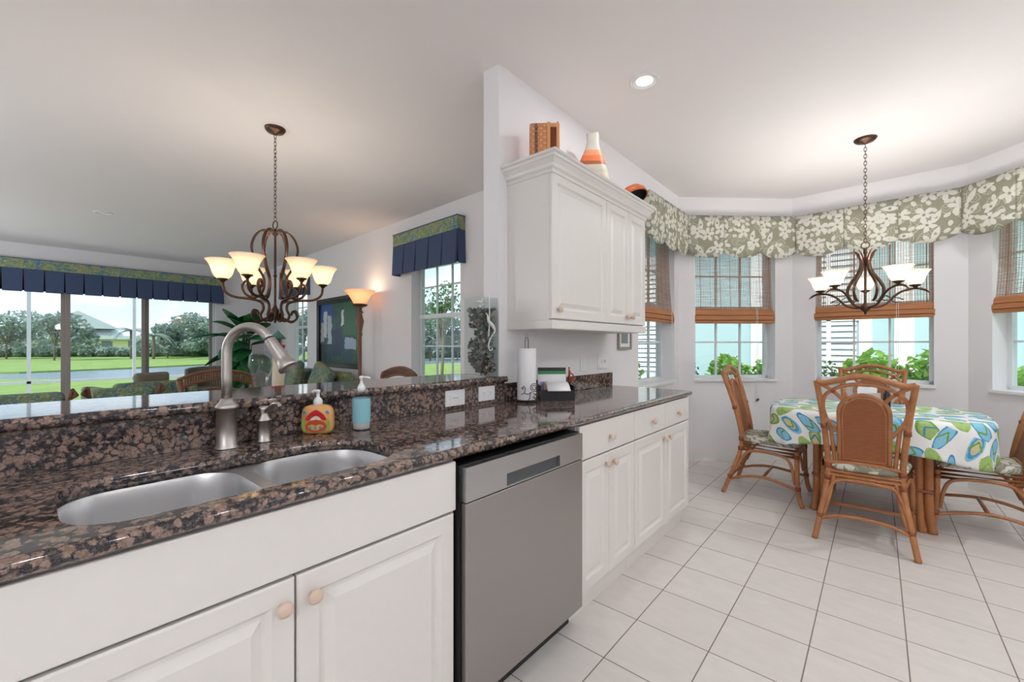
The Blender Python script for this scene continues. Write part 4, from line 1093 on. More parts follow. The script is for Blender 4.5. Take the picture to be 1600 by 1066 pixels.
# ------------------------------------------------------------------ rattan dining chairs
def rattan_chair(label, loc, rz):
    """origin on the floor at the middle of the feet, sitter faces +y"""
    t = thing('rattan_chair', label, 'chair', loc, rz, group='rattan chairs round the breakfast table')
    r = .0165
    def rear(s):  # continuous rear leg and back post
        return [(s*.243, -.275, 0), (s*.222, -.235, .12), (s*.198, -.185, .26), (s*.180, -.150, .40), (s*.182, -.150, .50), (s*.196, -.185, .68), (s*.213, -.235, .86), (s*.232, -.285, 1.015)]
    def ypost(z): # lean of the back
        pts = rear(1)
        for a, b in zip(pts, pts[1:]):
            if a[2] <= z <= b[2]: q = (z-a[2])/(b[2]-a[2]); return a[1]+(b[1]-a[1])*q, a[0]+(b[0]-a[0])*q
        return pts[-1][1], pts[-1][0]
    for s in (-1, 1):
        lg = MB().tube(rear(s), r, 12, sub=5); o = lg.build('leg', RAT, t)
        for z in (.14, .38, .46, .72):
            y, x = ypost(z); MB().tube([(s*x, y, z-.016), (s*x, y+0, z+.016)], r+.003, 12).build('binding', RATD, o)
        o = MB().tube([(s*.250, .285, 0), (s*.244, .262, .07), (s*.240, .250, .20), (s*.236, .245, .425)], r, 12, sub=5).build('leg', RAT, t)
        MB().tube([(s*.243, .256, .125), (s*.242, .254, .155)], r+.003, 12).build('binding', RATD, o); MB().tube([(s*.237, .245, .365), (s*.236, .245, .395)], r+.003, 12).build('binding', RATD, o)
        # second rod hugging the post
        MB().tube([(s*(ypost(z)[1]-.034), ypost(z)[0]+.004, z) for z in (.44, .50, .60, .70, .76)], .011, 10, sub=3).tube([(s*.150, -.150, .41), (s*.172, -.175, .27), (s*.205, -.225, .13)], .012, 10, sub=4).build('side_rod', RAT, t)
    B = lambda x, z: (x, ypost(z)[0]+.0, z)
    MB().tube([B(-.235, 1.015), B(-.19, 1.005), B(-.13, 1.022), B(-.06, 1.045), B(0, 1.052), B(.06, 1.045), B(.13, 1.022), B(.19, 1.005), B(.235, 1.015)], .0175, 12, sub=5).build('top_rail', RAT, t)
    # lattice under the rail: flat arch plus a loop on each side
    lat = MB().tube([B(-.205, .88), B(-.185, .93), B(-.13, .975), B(-.06, 1.0), B(0, 1.006), B(.06, 1.0), B(.13, .975), B(.185, .93), B(.205, .88)], .011, 10, sub=5)
    for s in (-1, 1):
        lat.tube([B(s*.225, 1.0), B(s*.175, .975), B(s*.13, .935), B(s*.10, .90)], .011, 10, sub=5)
        lat.tube([B(s*.155, .962), B(s*.19, .92), B(s*.200, .85), B(s*.183, .77), B(s*.150, .72), B(s*.125, .68)], .010, 10, sub=5)
        lat.tube([B(s*.188, .775), B(s*.19, .745)], .014, 10)
    lat.build('back_lattice', RAT, t)
    for s in (-1, 1): MB().ball(B(s*.150, .957), .017, 10).build('knot', RATD, t)
    # cane panel in its arched frame
    hw = .122; zt0 = .822; z0 = .50
    arch = [(-hw, z0)]+[(-hw, z0+(zt0-z0)*k/4) for k in range(1, 5)]+[(hw*-math.cos(a), zt0+.115*math.sin(a)) for a in [k*PI/10 for k in range(1, 10)]]+[(hw, zt0-(zt0-z0)*k/4) for k in range(0, 5)]
    MB().tube([B(x, z) for x, z in arch], .0125, 10).build('panel_frame', RAT, t)
    vs = [(x*.93, ypost(z)[0], z0+(z-z0)*.965) for x, z in arch]; m = MB(); n = len(vs)
    m.add([(x, y+.004, z) for x, y, z in vs]+[(x, y-.004, z) for x, y, z in vs], [tuple(range(n)), tuple(range(n, 2*n))[::-1]]+[(i, (i+1) % n, n+(i+1) % n, n+i) for i in range(n)])
    po = m.build('back_panel', CANE, t)
    MB().tube([(x*.86, ypost(z)[0]-.006, z0+.014+(z-z0)*.93) for x, z in arch], .0045, 8, closed=True).build('panel_bead', RAT, po)
    MB().tube([B(-.18, .478), B(-.09, .487), B(0, .49), B(.09, .487), B(.18, .478)], .013, 10, sub=3).build('lower_rail', RAT, t)
    # seat frame
    f = MB()
    for dz in (0, -.026, -.050):
        f.tube([(-.18, -.155, .425+dz), (.18, -.155, .425+dz), (.240, .245, .425+dz), (-.240, .245, .425+dz)], .0125, 10, closed=True)
    f.build('seat_frame', RAT, t)
    # cushion
    N = 28; vs = []; fs = []; rings = [(.80, .438), (.95, .440), (1.0, .452), (.995, .468), (.93, .484), (.70, .494), (.35, .498), (.05, .499)]
    def outl(a):
        c, s = math.cos(a), math.sin(a); p = .42
        x = math.copysign(abs(c)**p, c); y = math.copysign(abs(s)**p, s)
        return x*(.222+.030*y), .045+y*.222
    for sc, z in rings:
        for k in range(N):
            x, y = outl(2*PI*k/N); vs.append((x*sc, .045+(y-.045)*sc, z))
    for i in range(len(rings)-1):
        for k in range(N): fs.append((i*N+k, i*N+(k+1) % N, (i+1)*N+(k+1) % N, (i+1)*N+k))
    fs.append(tuple(range(N))); fs.append(tuple((len(rings)-1)*N+k for k in range(N)))
    m = MB(); m.add(vs, fs, smooth=True)
    vv = [(v.x, v.y+v.z*.8) for v in m.v]
    m.build('seat_cushion', SAGE, t, uvs=vv, weld=False)
    # bent braces under the seat and curved stretchers
    fr = lambda z: ((.240, .25) if z > .1 else (.247, .27))
    br = MB()
    br.tube([(-.205, -.205, .19), (-.165, -.17, .33), (-.10, -.16, .375), (.10, -.16, .375), (.165, -.17, .33), (.205, -.205, .19)], .011, 10, sub=5)
    br.tube([(-.235, .252, .19), (-.205, .250, .33), (-.13, .247, .375), (.13, .247, .375), (.205, .250, .33), (.235, .252, .19)], .011, 10, sub=5)
    for s in (-1, 1):
        br.tube([(s*.24, .235, .17), (s*.235, .20, .33), (s*.225, .12, .375), (s*.20, -.05, .375), (s*.188, -.125, .33), (s*.205, -.19, .20)], .011, 10, sub=5)
    br.build('brace', RAT, t)
    for s in (-1, 1):
        MB().tube([(s*.222, -.238, .115), (s*.205, -.12, .155), (s*.200, .0, .170), (s*.215, .13, .155), (s*.243, .256, .125)], .011, 10, sub=5).build('stretcher', RAT, t)
    MB().tube([(-.20, .01, .168), (.20, .01, .168)], .011, 10).build('cross_stretcher', RAT, t)
    MB().tube([(-.222, -.235, .125), (-.12, -.215, .155), (0, -.208, .163), (.12, -.215, .155), (.222, -.235, .125)], .011, 10, sub=5).build('rear_stretcher', RAT, t)
    return t
ch0 = rattan_chair('rattan chair with its back to the viewer in front of the breakfast table', (-.065, 3.625, 0), 0)
dup(ch0, 'rattan chair seen side-on at the left end of the breakfast table', (-.715, 4.13, 0), -PI/2+.0)
dup(ch0, 'rattan chair on the right of the breakfast table, cut off by the picture edge', (.545, 4.205, 0), PI/2)
dup(ch0, 'rattan chair behind the breakfast table under the middle window', (-.04, 4.86, 0), PI)

# breakfast table and cloth
TBX, TBY = -.045, 4.235
def sup(a, hx, hy, p=.62):
    c, s = math.cos(a), math.sin(a); return math.copysign(abs(c)**p, c)*hx, math.copysign(abs(s)**p, s)*hy
def table():
    t = thing('breakfast_table', 'breakfast table on bundled rattan pole legs under the printed cloth', 'table', (TBX, TBY, 0))
    MB().prism([sup(2*PI*k/48, .60, .44) for k in range(48)], .725, .755).build('tabletop', RAT, t)
    for sx in (-1, 1):
        for sy in (-1, 1):
            m = MB()
            for dx, dy in ((-.024, -.024), (.024, -.024), (-.024, .024), (.024, .024), (0, 0)):
                x, y = sx*.278+dx, sy*.275+dy
                m.tube([(x+sx*.022, y+sy*.015, 0), (x+sx*.006, y, .10), (x, y, .30), (x, y, .724)], .025, 12, sub=4)
            o = m.build('leg', RAT, t)
            MB().box(sx*.278-.055, sx*.278+.055, sy*.275-.055, sy*.275+.055, .26, .285).build('binding', RATD, o, bevel=.01)
    MB().box(-.278, .278, -.255, -.235, .66, .70).box(-.278, .278, .235, .255, .66, .70).build('apron', RAT, t)
table()
def cloth():
    N = 160; vs = []; fs = []; uv = []
    rings = []
    for k in range(9): rings.append(('top', k/8))
    for k in range(1, 13): rings.append(('drop', k/12))
    drop = .245
    for kind, f in rings:
        for i in range(N):
            a = 2*PI*i/N; x, y = sup(a, .618, .458, .60); l = math.hypot(x, y)
            if kind == 'top': vs.append((x*f, y*f, .7575)); uv.append((x*f, y*f))
            else:
                # square cloth: the corners hang lower
                c4 = abs(math.sin(2*a))**3; D = drop*(.92+.22*c4)
                wv = (.012*math.sin(a*9+1)+.014*math.sin(a*14))*f*f+.030*c4*math.sin(f*PI/2)
                out = .006+.012*math.sin(min(1, f*6)*PI/2)+wv; ux, uy = x/l, y/l
                vs.append((x+ux*out, y+uy*out, .7575-(.004 if f < .09 else 0)-D*f)); uv.append((x+ux*D*f, y+uy*D*f))
    for r_ in range(len(rings)-1):
        for i in range(N): fs.append((r_*N+i, r_*N+(i+1) % N, (r_+1)*N+(i+1) % N, (r_+1)*N+i))
    m = MB(); m.add(vs, fs, smooth=True); o = m.build('tablecloth', FLOPS, uvs=uv, solid=.002, weld=False); o.location = (TBX, TBY, 0)
    tag(o, 'white tablecloth printed with blue and green sandals on the breakfast table', 'tablecloth')
cloth()
def on_table():
    t = thing('napkin_holder', 'pale patterned napkin holder in the middle of the breakfast table', 'napkin holder', (-.06, 4.12, .7595), math.radians(40))
    MB().box(-.075, .075, -.030, .030, 0, .012).box(-.075, .075, -.032, -.026, .012, .13).box(-.075, .075, .026, .032, .012, .13).build('holder', plain('pale_holder', srgb(196, 190, 186), .4), t, weld=False)
    n = MB()
    for k in range(5): n.box(-.07, .07, -.022+k*.009, -.019+k*.009, .013, .165+.006*(k % 2), M=RY(.06*(k-2)))
    o = n.build('napkins', PAPER, t, weld=False)
    b = thing('dark_bottle', 'slim dark bottle standing beside the napkin holder on the breakfast table', 'bottle', (.05, 4.03, .7595))
    MB().lathe([(0, 0), (.021, 0), (.022, .004), (.022, .13), (.012, .15), (.010, .17), (0, .17)], 18).build('body', plain('dark_bottle', (.015, .014, .013), .2), b)
    MB().lathe([(0, .170), (.012, .170), (.012, .190), (0, .190)], 14).build('cap', BLK, b)
    s = thing('salt_shaker', 'small white shaker with a dark cap beside the napkin holder', 'shaker', (-.16, 4.02, .7595))
    MB().lathe([(0, 0), (.018, 0), (.02, .03), (.014, .07), (0, .07)], 16).build('body', PLAST, s); MB().lathe([(0, .07), (.015, .07), (.012, .088), (0, .09)], 16).build('cap', WIRE, s)
on_table()

# ------------------------------------------------------------------ living room furniture
def wood_chair(label, loc, rz, arms=False):
    t = thing('dining_chair', label, 'chair', loc, rz, group='slatted wooden dining chairs in the living room')
    for s in (-1, 1):
        MB().tube([(s*.22, -.24, 0), (s*.215, -.21, .25), (s*.215, -.20, .46), (s*.23, -.24, .75), (s*.262, -.29, .965)], .018, 10, sub=4).build('leg', WOOD, t)
        MB().tube([(s*.23, .24, 0), (s*.225, .22, .44)], .018, 10).build('leg', WOOD, t)
    rail = []; low = []
    for k in range(13):
        q = -1+2*k/12; x = .268*q; rail.append((x, -.292-.03*(1-q*q), .972+.062*(1-q*q))); low.append((x*.97, -.280-.03*(1-q*q), .905+.062*(1-q*q)))
    MB().tube(rail, .013, 10).build('top_rail', WOOD, t); MB().tube(low, .011, 10).build('lower_rail', WOOD, t)
    sl = MB()
    for k in range(30):
        q = -.96+1.92*k/29; x = .266*q; zz = .062*(1-q*q); sl.box(x-.0055, x+.0055, -.294-.03*(1-q*q), -.282-.03*(1-q*q), .905+zz, .972+zz)
    sl.build('spindle_band', WOOD, t, weld=False)
    MB().tube([(-.22, -.23, .70), (-.19, -.26, .80), (-.11, -.28, .875), (0, -.29, .895), (.11, -.28, .875), (.19, -.26, .80), (.22, -.23, .70)], .011, 10, sub=4).build('arch', WOOD, t)
    MB().box(-.235, .235, -.22, .245, .40, .44).build('seat_frame', WOOD, t, bevel=.01)
    MB().box(-.225, .225, -.20, .24, .441, .495).build('seat_cushion', TROP, t, bevel=.02, seg=3)
    return t
wc = wood_chair('wooden dining chair with an arched spindle back behind the faucet', (-3.78, 1.06, 0), -PI/2)
dup(wc, 'wooden dining chair with only its curved back showing under the floor lamp', (-3.36, 2.00, 0), PI)
def dining_table():
    t = thing('dining_table', 'round wooden dining table hidden behind the granite bar', 'table', (-3.343, 1.223, 0))
    MB().lathe([(0, .735), (.50, .735), (.52, .745), (.52, .76), (.50, .765), (0, .765)], 40).build('tabletop', WOOD, t)
    MB().lathe([(0, 0), (.28, 0), (.28, .03), (.10, .07), (.06, .2), (.06, .6), (.12, .734), (0, .734)], 24).build('pedestal', WOOD, t)
dining_table()
def lighthouse():
    t = thing('lighthouse_figure', 'cream and red lighthouse figure on the dining table beyond the faucet', 'figurine', (-3.66, 1.36, .7655))
    cream = plain('cream_paint', srgb(226, 214, 190), .5); red = plain('red_paint', srgb(186, 44, 40), .4)
    MB().lathe([(0, 0), (.052, 0), (.048, .02), (.036, .46), (0, .46)], 24).build('tower', cream, t)
    MB().lathe([(.0483, .08), (.0495, .08), (.047, .13), (.0455, .13)], 24).lathe([(.037, .44), (.052, .46), (.052, .478), (.03, .482), (0, .482)], 24).lathe([(.040, .505), (.048, .505)], 24).build('red_bands', red, t)
    MB().lathe([(.024, .482), (.024, .525)], 16).build('lantern', plain('brown_metal', srgb(120, 84, 70), .5), t)
    MB().lathe([(0, .60), (.012, .585), (.035, .56), (.055, .535), (.052, .526), (0, .526)], 20).build('roof', plain('teal_roof', srgb(70, 120, 116), .5), t)
    g = thing('glass_vase', 'rounded clear glass vase on the dining table beside the lighthouse', 'vase', (-3.56, 1.20, .7655))
    MB().lathe([(.0, 0), (.05, 0), (.05, .01), (.03, .10), (.055, .22), (.085, .32), (.075, .40), (.05, .43), (.047, .43), (.07, .40), (.08, .32), (.05, .22), (.024, .10)], 28).build('glass', CLEAR, g)
lighthouse()
def torchiere():
    # uplighter in front of the right wall
    x, y = -5.26, 2.98; t = thing('floor_lamp', 'brown torchiere floor lamp with an amber glass bowl beside the painting', 'floor lamp', (x, y, 0))
    tur = [(0, 0), (.15, 0), (.15, .02), (.10, .05), (.045, .09), (.03, .16), (.022, .3), (.022, .9), (.024, 1.35), (.034, 1.38), (.026, 1.42), (.042, 1.50), (.052, 1.56), (.034, 1.63), (.030, 1.66), (.050, 1.68), (.028, 1.70), (.028, 1.735), (.07, 1.76), (.085, 1.775), (.0, 1.775)]
    MB().lathe(tur, 24).build('pole', plain('carved_brown', srgb(126, 92, 66), .5), t)
    MB().lathe([(.075, 1.755), (.098, 1.772), (.10, 1.785), (.075, 1.79)], 24).build('collar', plain('dark_gilt', srgb(92, 66, 44), .4, .4), t)
    o = MB().lathe([(.06, 0), (.085, .02), (.11, .07), (.15, .135), (.185, .17), (.205, .185), (.200, .188), (.178, .172), (.142, .138), (.10, .07), (.07, .026), (0, .02)], 36).build('lamp_bowl', TORCH, t); o.location = (0, 0, 1.782)
    l = bpy.data.lights.new('bulb', 'POINT'); l.energy = 2.5; l.shadow_soft_size = .06; l.color = (1, .80, .58)
    lo = bpy.data.objects.new('bulb', l); COL.objects.link(lo); lo.parent = t; lo.location = (0, 0, 1.98)
TORCH = m_shade_glass('torchiere_glass', srgb(236, 188, 142), (1, .84, .64), .35, .95)
torchiere()
def painting():
    M, L = frame_of(L1, L0); t = thing('painting', 'blue and green abstract painting in a dark frame beside the floor lamp', 'painting')
    a, b, z0, z1 = lt(5.46), lt(3.95), .885, 1.99; f = .085
    MB().box(a, b, -.040, -.002, z0, z0+f).box(a, b, -.040, -.002, z1-f, z1).box(a, a+f, -.040, -.002, z0+f, z1-f).box(b-f, b, -.040, -.002, z0+f, z1-f).build('frame', plain('black_frame', (.018, .016, .015), .3), t, M=M, weld=False)
    MB().box(a+.02, b-.02, -.046, -.040, z0+.02, z0+.035).box(a+.02, b-.02, -.046, -.040, z1-.035, z1-.02).box(a+.02, a+.035, -.046, -.040, z0+.035, z1-.035).box(b-.035, b-.02, -.046, -.040, z0+.035, z1-.035).build('silver_fillet', plain('silver_fillet', srgb(120, 108, 92), .3, .7), t, M=M, weld=False)
    g = G('abstract_paint'); k = g.co('UV'); x, y, z = g.sep(k); n = g.noise(k, 3.2, 4, .6, 1.2)
    wob = (g.noise(k, 9, 3)-.5)*.12; xx = x+wob; yy = y+wob
    c = g.ramp(n, [(.25, srgb(14, 26, 44)), (.42, srgb(24, 56, 92)), (.52, srgb(34, 74, 66)), (.64, srgb(40, 84, 60)), (.75, srgb(30, 46, 40))])
    def rect(c, x0, x1, y0, y1, col): return g.mix(xx.gt(x0)*xx.lt(x1)*yy.gt(y0)*yy.lt(y1), c, col)
    c = rect(c, 0, .34, .62, 1.0, srgb(34, 70, 140)); c = rect(c, .10, .20, .42, .86, srgb(196, 200, 204)); c = rect(c, .02, .12, .34, .68, srgb(170, 168, 168)); c = rect(c, .22, .33, .30, .80, srgb(182, 190, 200))
    c = rect(c, .60, .68, .62, .86, srgb(206, 210, 212)); c = rect(c, .68, .98, .22, .40, srgb(160, 180, 204)); c = rect(c, .35, .6, .1, .55, srgb(30, 42, 78)); c = rect(c, .66, 1, .45, .98, srgb(52, 98, 64)); c = rect(c, .0, .2, .0, .3, srgb(20, 22, 28))
    mt = g.pbr(c, .4)
    m = MB(); x0, x1, y0, y1 = a+f, b-f, z0+f, z1-f; m.add([(x0, -.012, y0), (x1, -.012, y0), (x1, -.012, y1), (x0, -.012, y1), (x0, -.004, y0), (x1, -.004, y0), (x1, -.004, y1), (x0, -.004, y1)], [(0, 1, 2, 3), (7, 6, 5, 4)])
    m.build('canvas', mt, t, M=M, uvs=[(0, 0), (1, 0), (1, 1), (0, 1)]*2, weld=False)
painting()
def soft(mb, name, mat, parent, b=.05): return mb.build(name, mat, parent, bevel=b, seg=4)
def sofa():
    t = thing('sofa', 'tropical print sofa with plump cushions against the wall under the painting', 'sofa', (-6.35, 2.72, 0), math.radians(-3))
    soft(MB().box(-1.0, 1.0, -.42, .40, .12, .40), 'base', TROP, t, .03)
    for s in (-1, 1): soft(MB().box(s*1.0-(.18 if s > 0 else 0), s*1.0+(.18 if s < 0 else 0), -.42, .38, .401, .60), 'arm', TROP, t, .05)
    for k in range(3): soft(MB().box(-.80+k*.535, -.275+k*.535, -.40, .16, .402, .54), 'seat_cushion', TROP, t, .05)
    for k in range(3): soft(MB().box(-.80+k*.535, -.275+k*.535, .17, .40, .541, .86), 'back_cushion', TROP, t, .07)
    for (x, a, i) in ((.55, .3, 0), (-.35, -.25, 1)):
        o = soft(MB().box(-.24, .24, -.07, .07, -.2, .2), 'throw_pillow', PILG, None, .06); o.location = (-6.35+x, 2.72-.01, .765); o.rotation_euler = (-.25, a, math.radians(-3))
        tag(o, ('green leaf print throw pillow on the right of the sofa under the painting', 'green leaf print throw pillow near the middle of the wall sofa')[i], 'pillow', 'green throw pillows on the sofa')
    for s in (-1, 1):
        for q in (-.36, .34): MB().box(s*.93-.03, s*.93+.03, q-.03, q+.03, 0, .12).build('leg', WOOD, t)
PILG = m_tropic('green_leaf_pillow', sc=1.8)
sofa()
def lounge(label, loc, rz, w_=.62, pillow=False):
    t = thing('lounge_chair', label, 'armchair', loc, rz, group='rattan lounge chairs with tropical cushions')
    soft(MB().box(-w_/2, w_/2, -.30, .38, .22, .34), 'seat_frame', WOOD, t, .01)
    soft(MB().box(-w_/2+.03, w_/2-.03, -.26, .40, .345, .50), 'seat_cushion', TROP, t, .05)
    o = soft(MB().box(-w_/2+.02, w_/2-.02, -.09, .09, 0, .28), 'back_cushion', TROP, t, .07); o.location = (0, -.30, .42); o.rotation_euler = (.22, 0, 0)
    for s in (-1, 1):
        m = MB()
        for q in range(4): m.tube([(s*(w_/2+.035+.01*q), -.42-.02*q, .72-.018*q), (s*(w_/2+.05+.01*q), -.30, .70-.022*q), (s*(w_/2+.05), 0, .62-.015*q), (s*(w_/2+.04), .36, .56-.012*q), (s*(w_/2+.02), .40, .44)], .014, 8, sub=4)
        m.build('arm', WOOD, t)
        MB().tube([(s*(w_/2), .36, 0), (s*(w_/2), .37, .44)], .02, 8).build('leg', WOOD, t); MB().tube([(s*(w_/2), -.34, 0), (s*(w_/2), -.32, .40), (s*(w_/2+.03), -.42, .72)], .02, 8, sub=3).build('leg', WOOD, t)
    return t
lg = lounge('rattan lounge chair facing the sliding doors, nearest the left picture edge', (-7.55, .06, 0), PI/2+.0)
dup(lg, 'rattan lounge chair with its wooden arm showing, second from the left picture edge', (-7.65, .92, 0), PI/2-.1)
def loveseat():
    t = thing('loveseat', 'low tropical print loveseat by the sliding doors behind the dining chair', 'sofa', (-8.95, 1.30, 0), math.radians(-78))
    soft(MB().box(-.55, .55, -.40, .38, .0, .40), 'base', TROP, t, .03)
    soft(MB().box(-.45, .45, -.40, .14, .402, .53), 'seat_cushion', TROP, t, .05)
    soft(MB().box(-.45, .45, .15, .38, .402, .66), 'back_cushion', TROP, t, .07)
    for s in (-1, 1): soft(MB().box(s*.55-.08, s*.55+.08, -.40, .36, .0, .60), 'arm', TROP, t, .05)
    p = thing('throw_pillow', 'plain taupe throw pillow propped on the loveseat by the sliding doors', 'pillow', (-8.90, 1.40, .535), math.radians(-70)); 
    soft(MB().box(-.24, .24, -.06, .06, 0, .26), 'case', plain('taupe_cloth', srgb(140, 128, 112), .85), p, .05)
loveseat()
def striped_chair():
    g = G('striped_cloth'); k = g.co(); x, y, z = g.sep(k); st = ((x+y)*26).frac().gt(.5)
    mt = g.pbr(g.mix(st, srgb(96, 92, 84), srgb(150, 144, 130)), .85)
    t = thing('tub_chair', 'striped curved back armchair nearest the sliding doors', 'armchair', (-9.58, 2.36, 0), math.radians(60))
    pts = [(.40*math.cos(a), .40*math.sin(a)) for a in [math.radians(-10+k*200/20) for k in range(21)]]
    m = MB(); vs = []; fs = []
    for x, y in pts: vs += [(x, y, .12), (x, y, .80+.06*max(0, y)), (x*.80, y*.80, .80+.06*max(0, y)), (x*.80, y*.80, .12)]
    for i in range(20):
        for k2 in range(4): fs.append((i*4+k2, i*4+(k2+1) % 4, (i+1)*4+(k2+1) % 4, (i+1)*4+k2))
    fs.append((0, 1, 2, 3)); fs.append((83, 82, 81, 80)); m.add(vs, fs); m.build('back', mt, t, bevel=.04, seg=3)
    soft(MB().box(-.30, .30, -.34, .30, .0, .44), 'seat', mt, t, .04)
striped_chair()
def banana_plant():
    x, y = -9.38, 2.92; t = thing('potted_plant', 'tall broad-leaved green plant in the corner by the sliding doors', 'plant', (x, y, 0))
    MB().lathe([(0, 0), (.16, 0), (.20, .34), (.215, .36), (.19, .36), (.18, .32), (0, .32)], 24).build('pot', plain('brown_pot', srgb(110, 82, 60), .5), t)
    rnd = random.Random(3); stems = MB()
    spec = [(-130, 1.50, 1.00, .62), (-160, 1.62, .75, .5), (-95, 1.85, .45, .9), (-60, 1.95, .30, 1.0), (-30, 1.55, .62, .6), (10, 1.45, .55, .6), (-145, 1.30, .70, .2), (-75, 1.35, .55, .15), (-110, 1.20, .55, -.1), (-50, 1.25, .6, -.1), (-15, 1.22, .6, 0), (-90, 1.0, .5, -.5), (-120, .95, .45, -.5), (-70, 1.62, .45, .5), (-100, 1.75, .55, 1.3), (-40, 1.80, .5, 1.2), (-125, 1.72, .6, .9), (-20, 1.7, .6, .9), (-85, 1.5, .6, .3), (-105, 1.35, .6, .3), (-60, 1.2, .6, -.3), (-95, 1.15, .6, -.4)]
    for i, (az, z0, ln, lift) in enumerate(spec):
        a = math.radians(az+40); d = Vector((math.cos(a), math.sin(a), 0)); b = Vector((0, 0, z0*.72)); sd = Vector((-d.y, d.x, 0))
        stems.tube([(0, 0, .32), (d.x*.03, d.y*.03, z0*.4), (d.x*.08, d.y*.08, z0*.86)], lambda s: .014-.006*s, 8, sub=4)
        o = Vector((d.x*.08, d.y*.08, z0*.86)); vs = []; fs = []; n = 12; w_ = .15+.04*rnd.random(); tw = rnd.uniform(-.5, .5)
        for k in range(n+1):
            s = k/n; c = o+d*ln*.85*s+Vector((0, 0, ln*(lift*s-1.05*s*s*(.45+.2*rnd.random()*0+.1))))
            ww = w_*max(.02, math.sin(PI*min(1, s*.93+.05))**.7); lf = sd*ww; 
            vs += [c-lf+Vector((0, 0, -ww*.25+tw*ww)), c, c+lf+Vector((0, 0, -ww*.25-tw*ww))]
        for k in range(n): fs += [(k*3, k*3+1, k*3+4, k*3+3), (k*3+1, k*3+2, k*3+5, k*3+4)]
        m = MB(); m.add(vs, fs, smooth=True); m.build('leaf', LEAF_IN, t, solid=.003, weld=False)
    stems.build('stems', plain('green_stem', srgb(70, 110, 60), .5), t)
banana_plant()

# ------------------------------------------------------------------ outdoors
GZ = -.35
struct(MB().box(-400, 60, -200, 300, GZ-.45, GZ-.10).build('lake', WATER))
def ground(name, pts, z, mat):
    return struct(MB().prism(pts, z-.5, z).build(name, mat))
def ground(name, pts, z, mat):
    return struct(MB().prism(pts, z-.5, z).build(name, mat))
def at(u, dist):
    """a spot on the ground seen at picture column u, dist metres ahead"""
    s = (u-800)/FPX; return (-math.sin(TH)*dist+s*dist*math.cos(TH), math.cos(TH)*dist+s*dist*math.sin(TH))
ground('ground', [at(-1600, 17), at(-400, 19), at(0, 19.3), at(200, 19.6), at(335, 20.5), at(480, 24), at(600, 31), at(700, 36), at(900, 44), (60, 60), (60, -60), at(-1600, 2)], GZ, GRASS)
ground('ground_far_bank', [at(-1600, 20), at(-400, 22), at(30, 24.5), at(200, 29), at(335, 35), at(480, 42), at(600, 47), at(700, 53), at(900, 62), at(900, 400), at(-1600, 400)], GZ, GRASS)
# patio slab and screened-lanai posts
struct(MB().box(-12.6, -10.40, -5, 3.9, GZ+.001, -.05).build('ground_patio', plain('patio_concrete', srgb(206, 200, 192), .8)))
def lanai():
    t = thing('lanai_frame', 'pale aluminium screen frame of the patio outside the sliding doors', 'screen frame')
    m = plain('pale_aluminium', srgb(200, 206, 208), .45)
    for y in (-2.2, .12, 1.66, 3.6): MB().box(-12.50, -12.45, y-.028, y+.028, -.05, 2.9).build('post', m, t)
    MB().box(-12.50, -12.45, -2.2, 3.6, .48, .53).box(-12.50, -12.45, -2.2, 3.6, 2.86, 2.92).build('rail', m, t, weld=False)
lanai()
def leaves(mb, rnd, c, R, n, size, shell=.55):
    for i in range(n):
        while True:
            p = Vector((rnd.uniform(-1, 1), rnd.uniform(-1, 1), rnd.uniform(-1, 1)))
            if shell < p.length < 1: break
        q = Vector((c[0]+p.x*R[0], c[1]+p.y*R[1], c[2]+p.z*R[2])); s = size*rnd.uniform(.6, 1.3)
        M = T(*q) @ Euler((rnd.uniform(-1, 1), rnd.uniform(-1, 1), rnd.random()*6.3)).to_matrix().to_4x4()
        mb.add([(-s, 0, 0), (0, -s*.5, .02), (s, 0, 0), (0, s*.5, .02)], [(0, 1, 2, 3)], M=M)
BARK = plain('grey_bark', srgb(112, 100, 88), .9)
def tree(label, x, y, h, w_, mat=None, seed=1, n=900, size=.28, bare=.3, zb=None):
    rnd = random.Random(seed); z = GZ if zb is None else zb
    t = thing('tree', label, 'tree', (x, y, z), group='trees across the lake' if math.hypot(x, y) > 25 else None)
    m = MB().tube([(0, 0, -.1), (.1, 0, h*.3), (0, .1, h*.6)], lambda s: .05*h/2*(.6-.4*s)*.5+.04, 8, sub=3)
    cr = MB()
    for k in range(9):
        a = rnd.random()*6.3; rr = rnd.uniform(.2, .62)*w_; cz = h*rnd.uniform(bare+.18, .86)
        c = (rr*math.cos(a), rr*math.sin(a), cz); m.tube([(0, 0, h*.3), (c[0]*.5, c[1]*.5, cz*.8), c], .03+h*.004, 6, sub=3)
        leaves(cr, rnd, c, (w_*.42, w_*.42, h*.16), n//9, size)
    m.build('trunk', BARK, t); cr.build('crown', mat or LEAF_HAZY, t, weld=False)
    return t
for i, (u, d, h, w_, lab) in enumerate(((10, 46, 5.6, 4.2, 'broad tree across the lake at the left picture edge'), (85, 42, 5.0, 3.4, 'broad spreading tree across the lake left of the yellow house'),
                           (262, 50, 4.3, 3.2, 'leafy tree across the lake just right of the house'), (300, 52, 5.4, 3.4, 'tall round tree across the lake right of the house'), (330, 46, 4.6, 2.6, 'tree across the lake seen past the right end of the sliding doors'),
                           (475, 42, 5.0, 3, 'tree across the lake seen in the far narrow window'), (672, 44, 5.6, 2.6, 'rounded tree across the lake low in the window by the floor lamp'), (715, 46, 5.0, 3.0, 'rounded tree across the lake behind the right of the lamp side window'))):
    x, y = at(u, d); tree(lab, x, y, h, w_, seed=20+i, n=2200, size=.24, bare=.05)
x, y = at(690, 19.5); tree('young open tree on the lawn in the window by the floor lamp', x, y, 4.6, 1.15, LEAF_HEDGE, 41, 700, .10, .42)
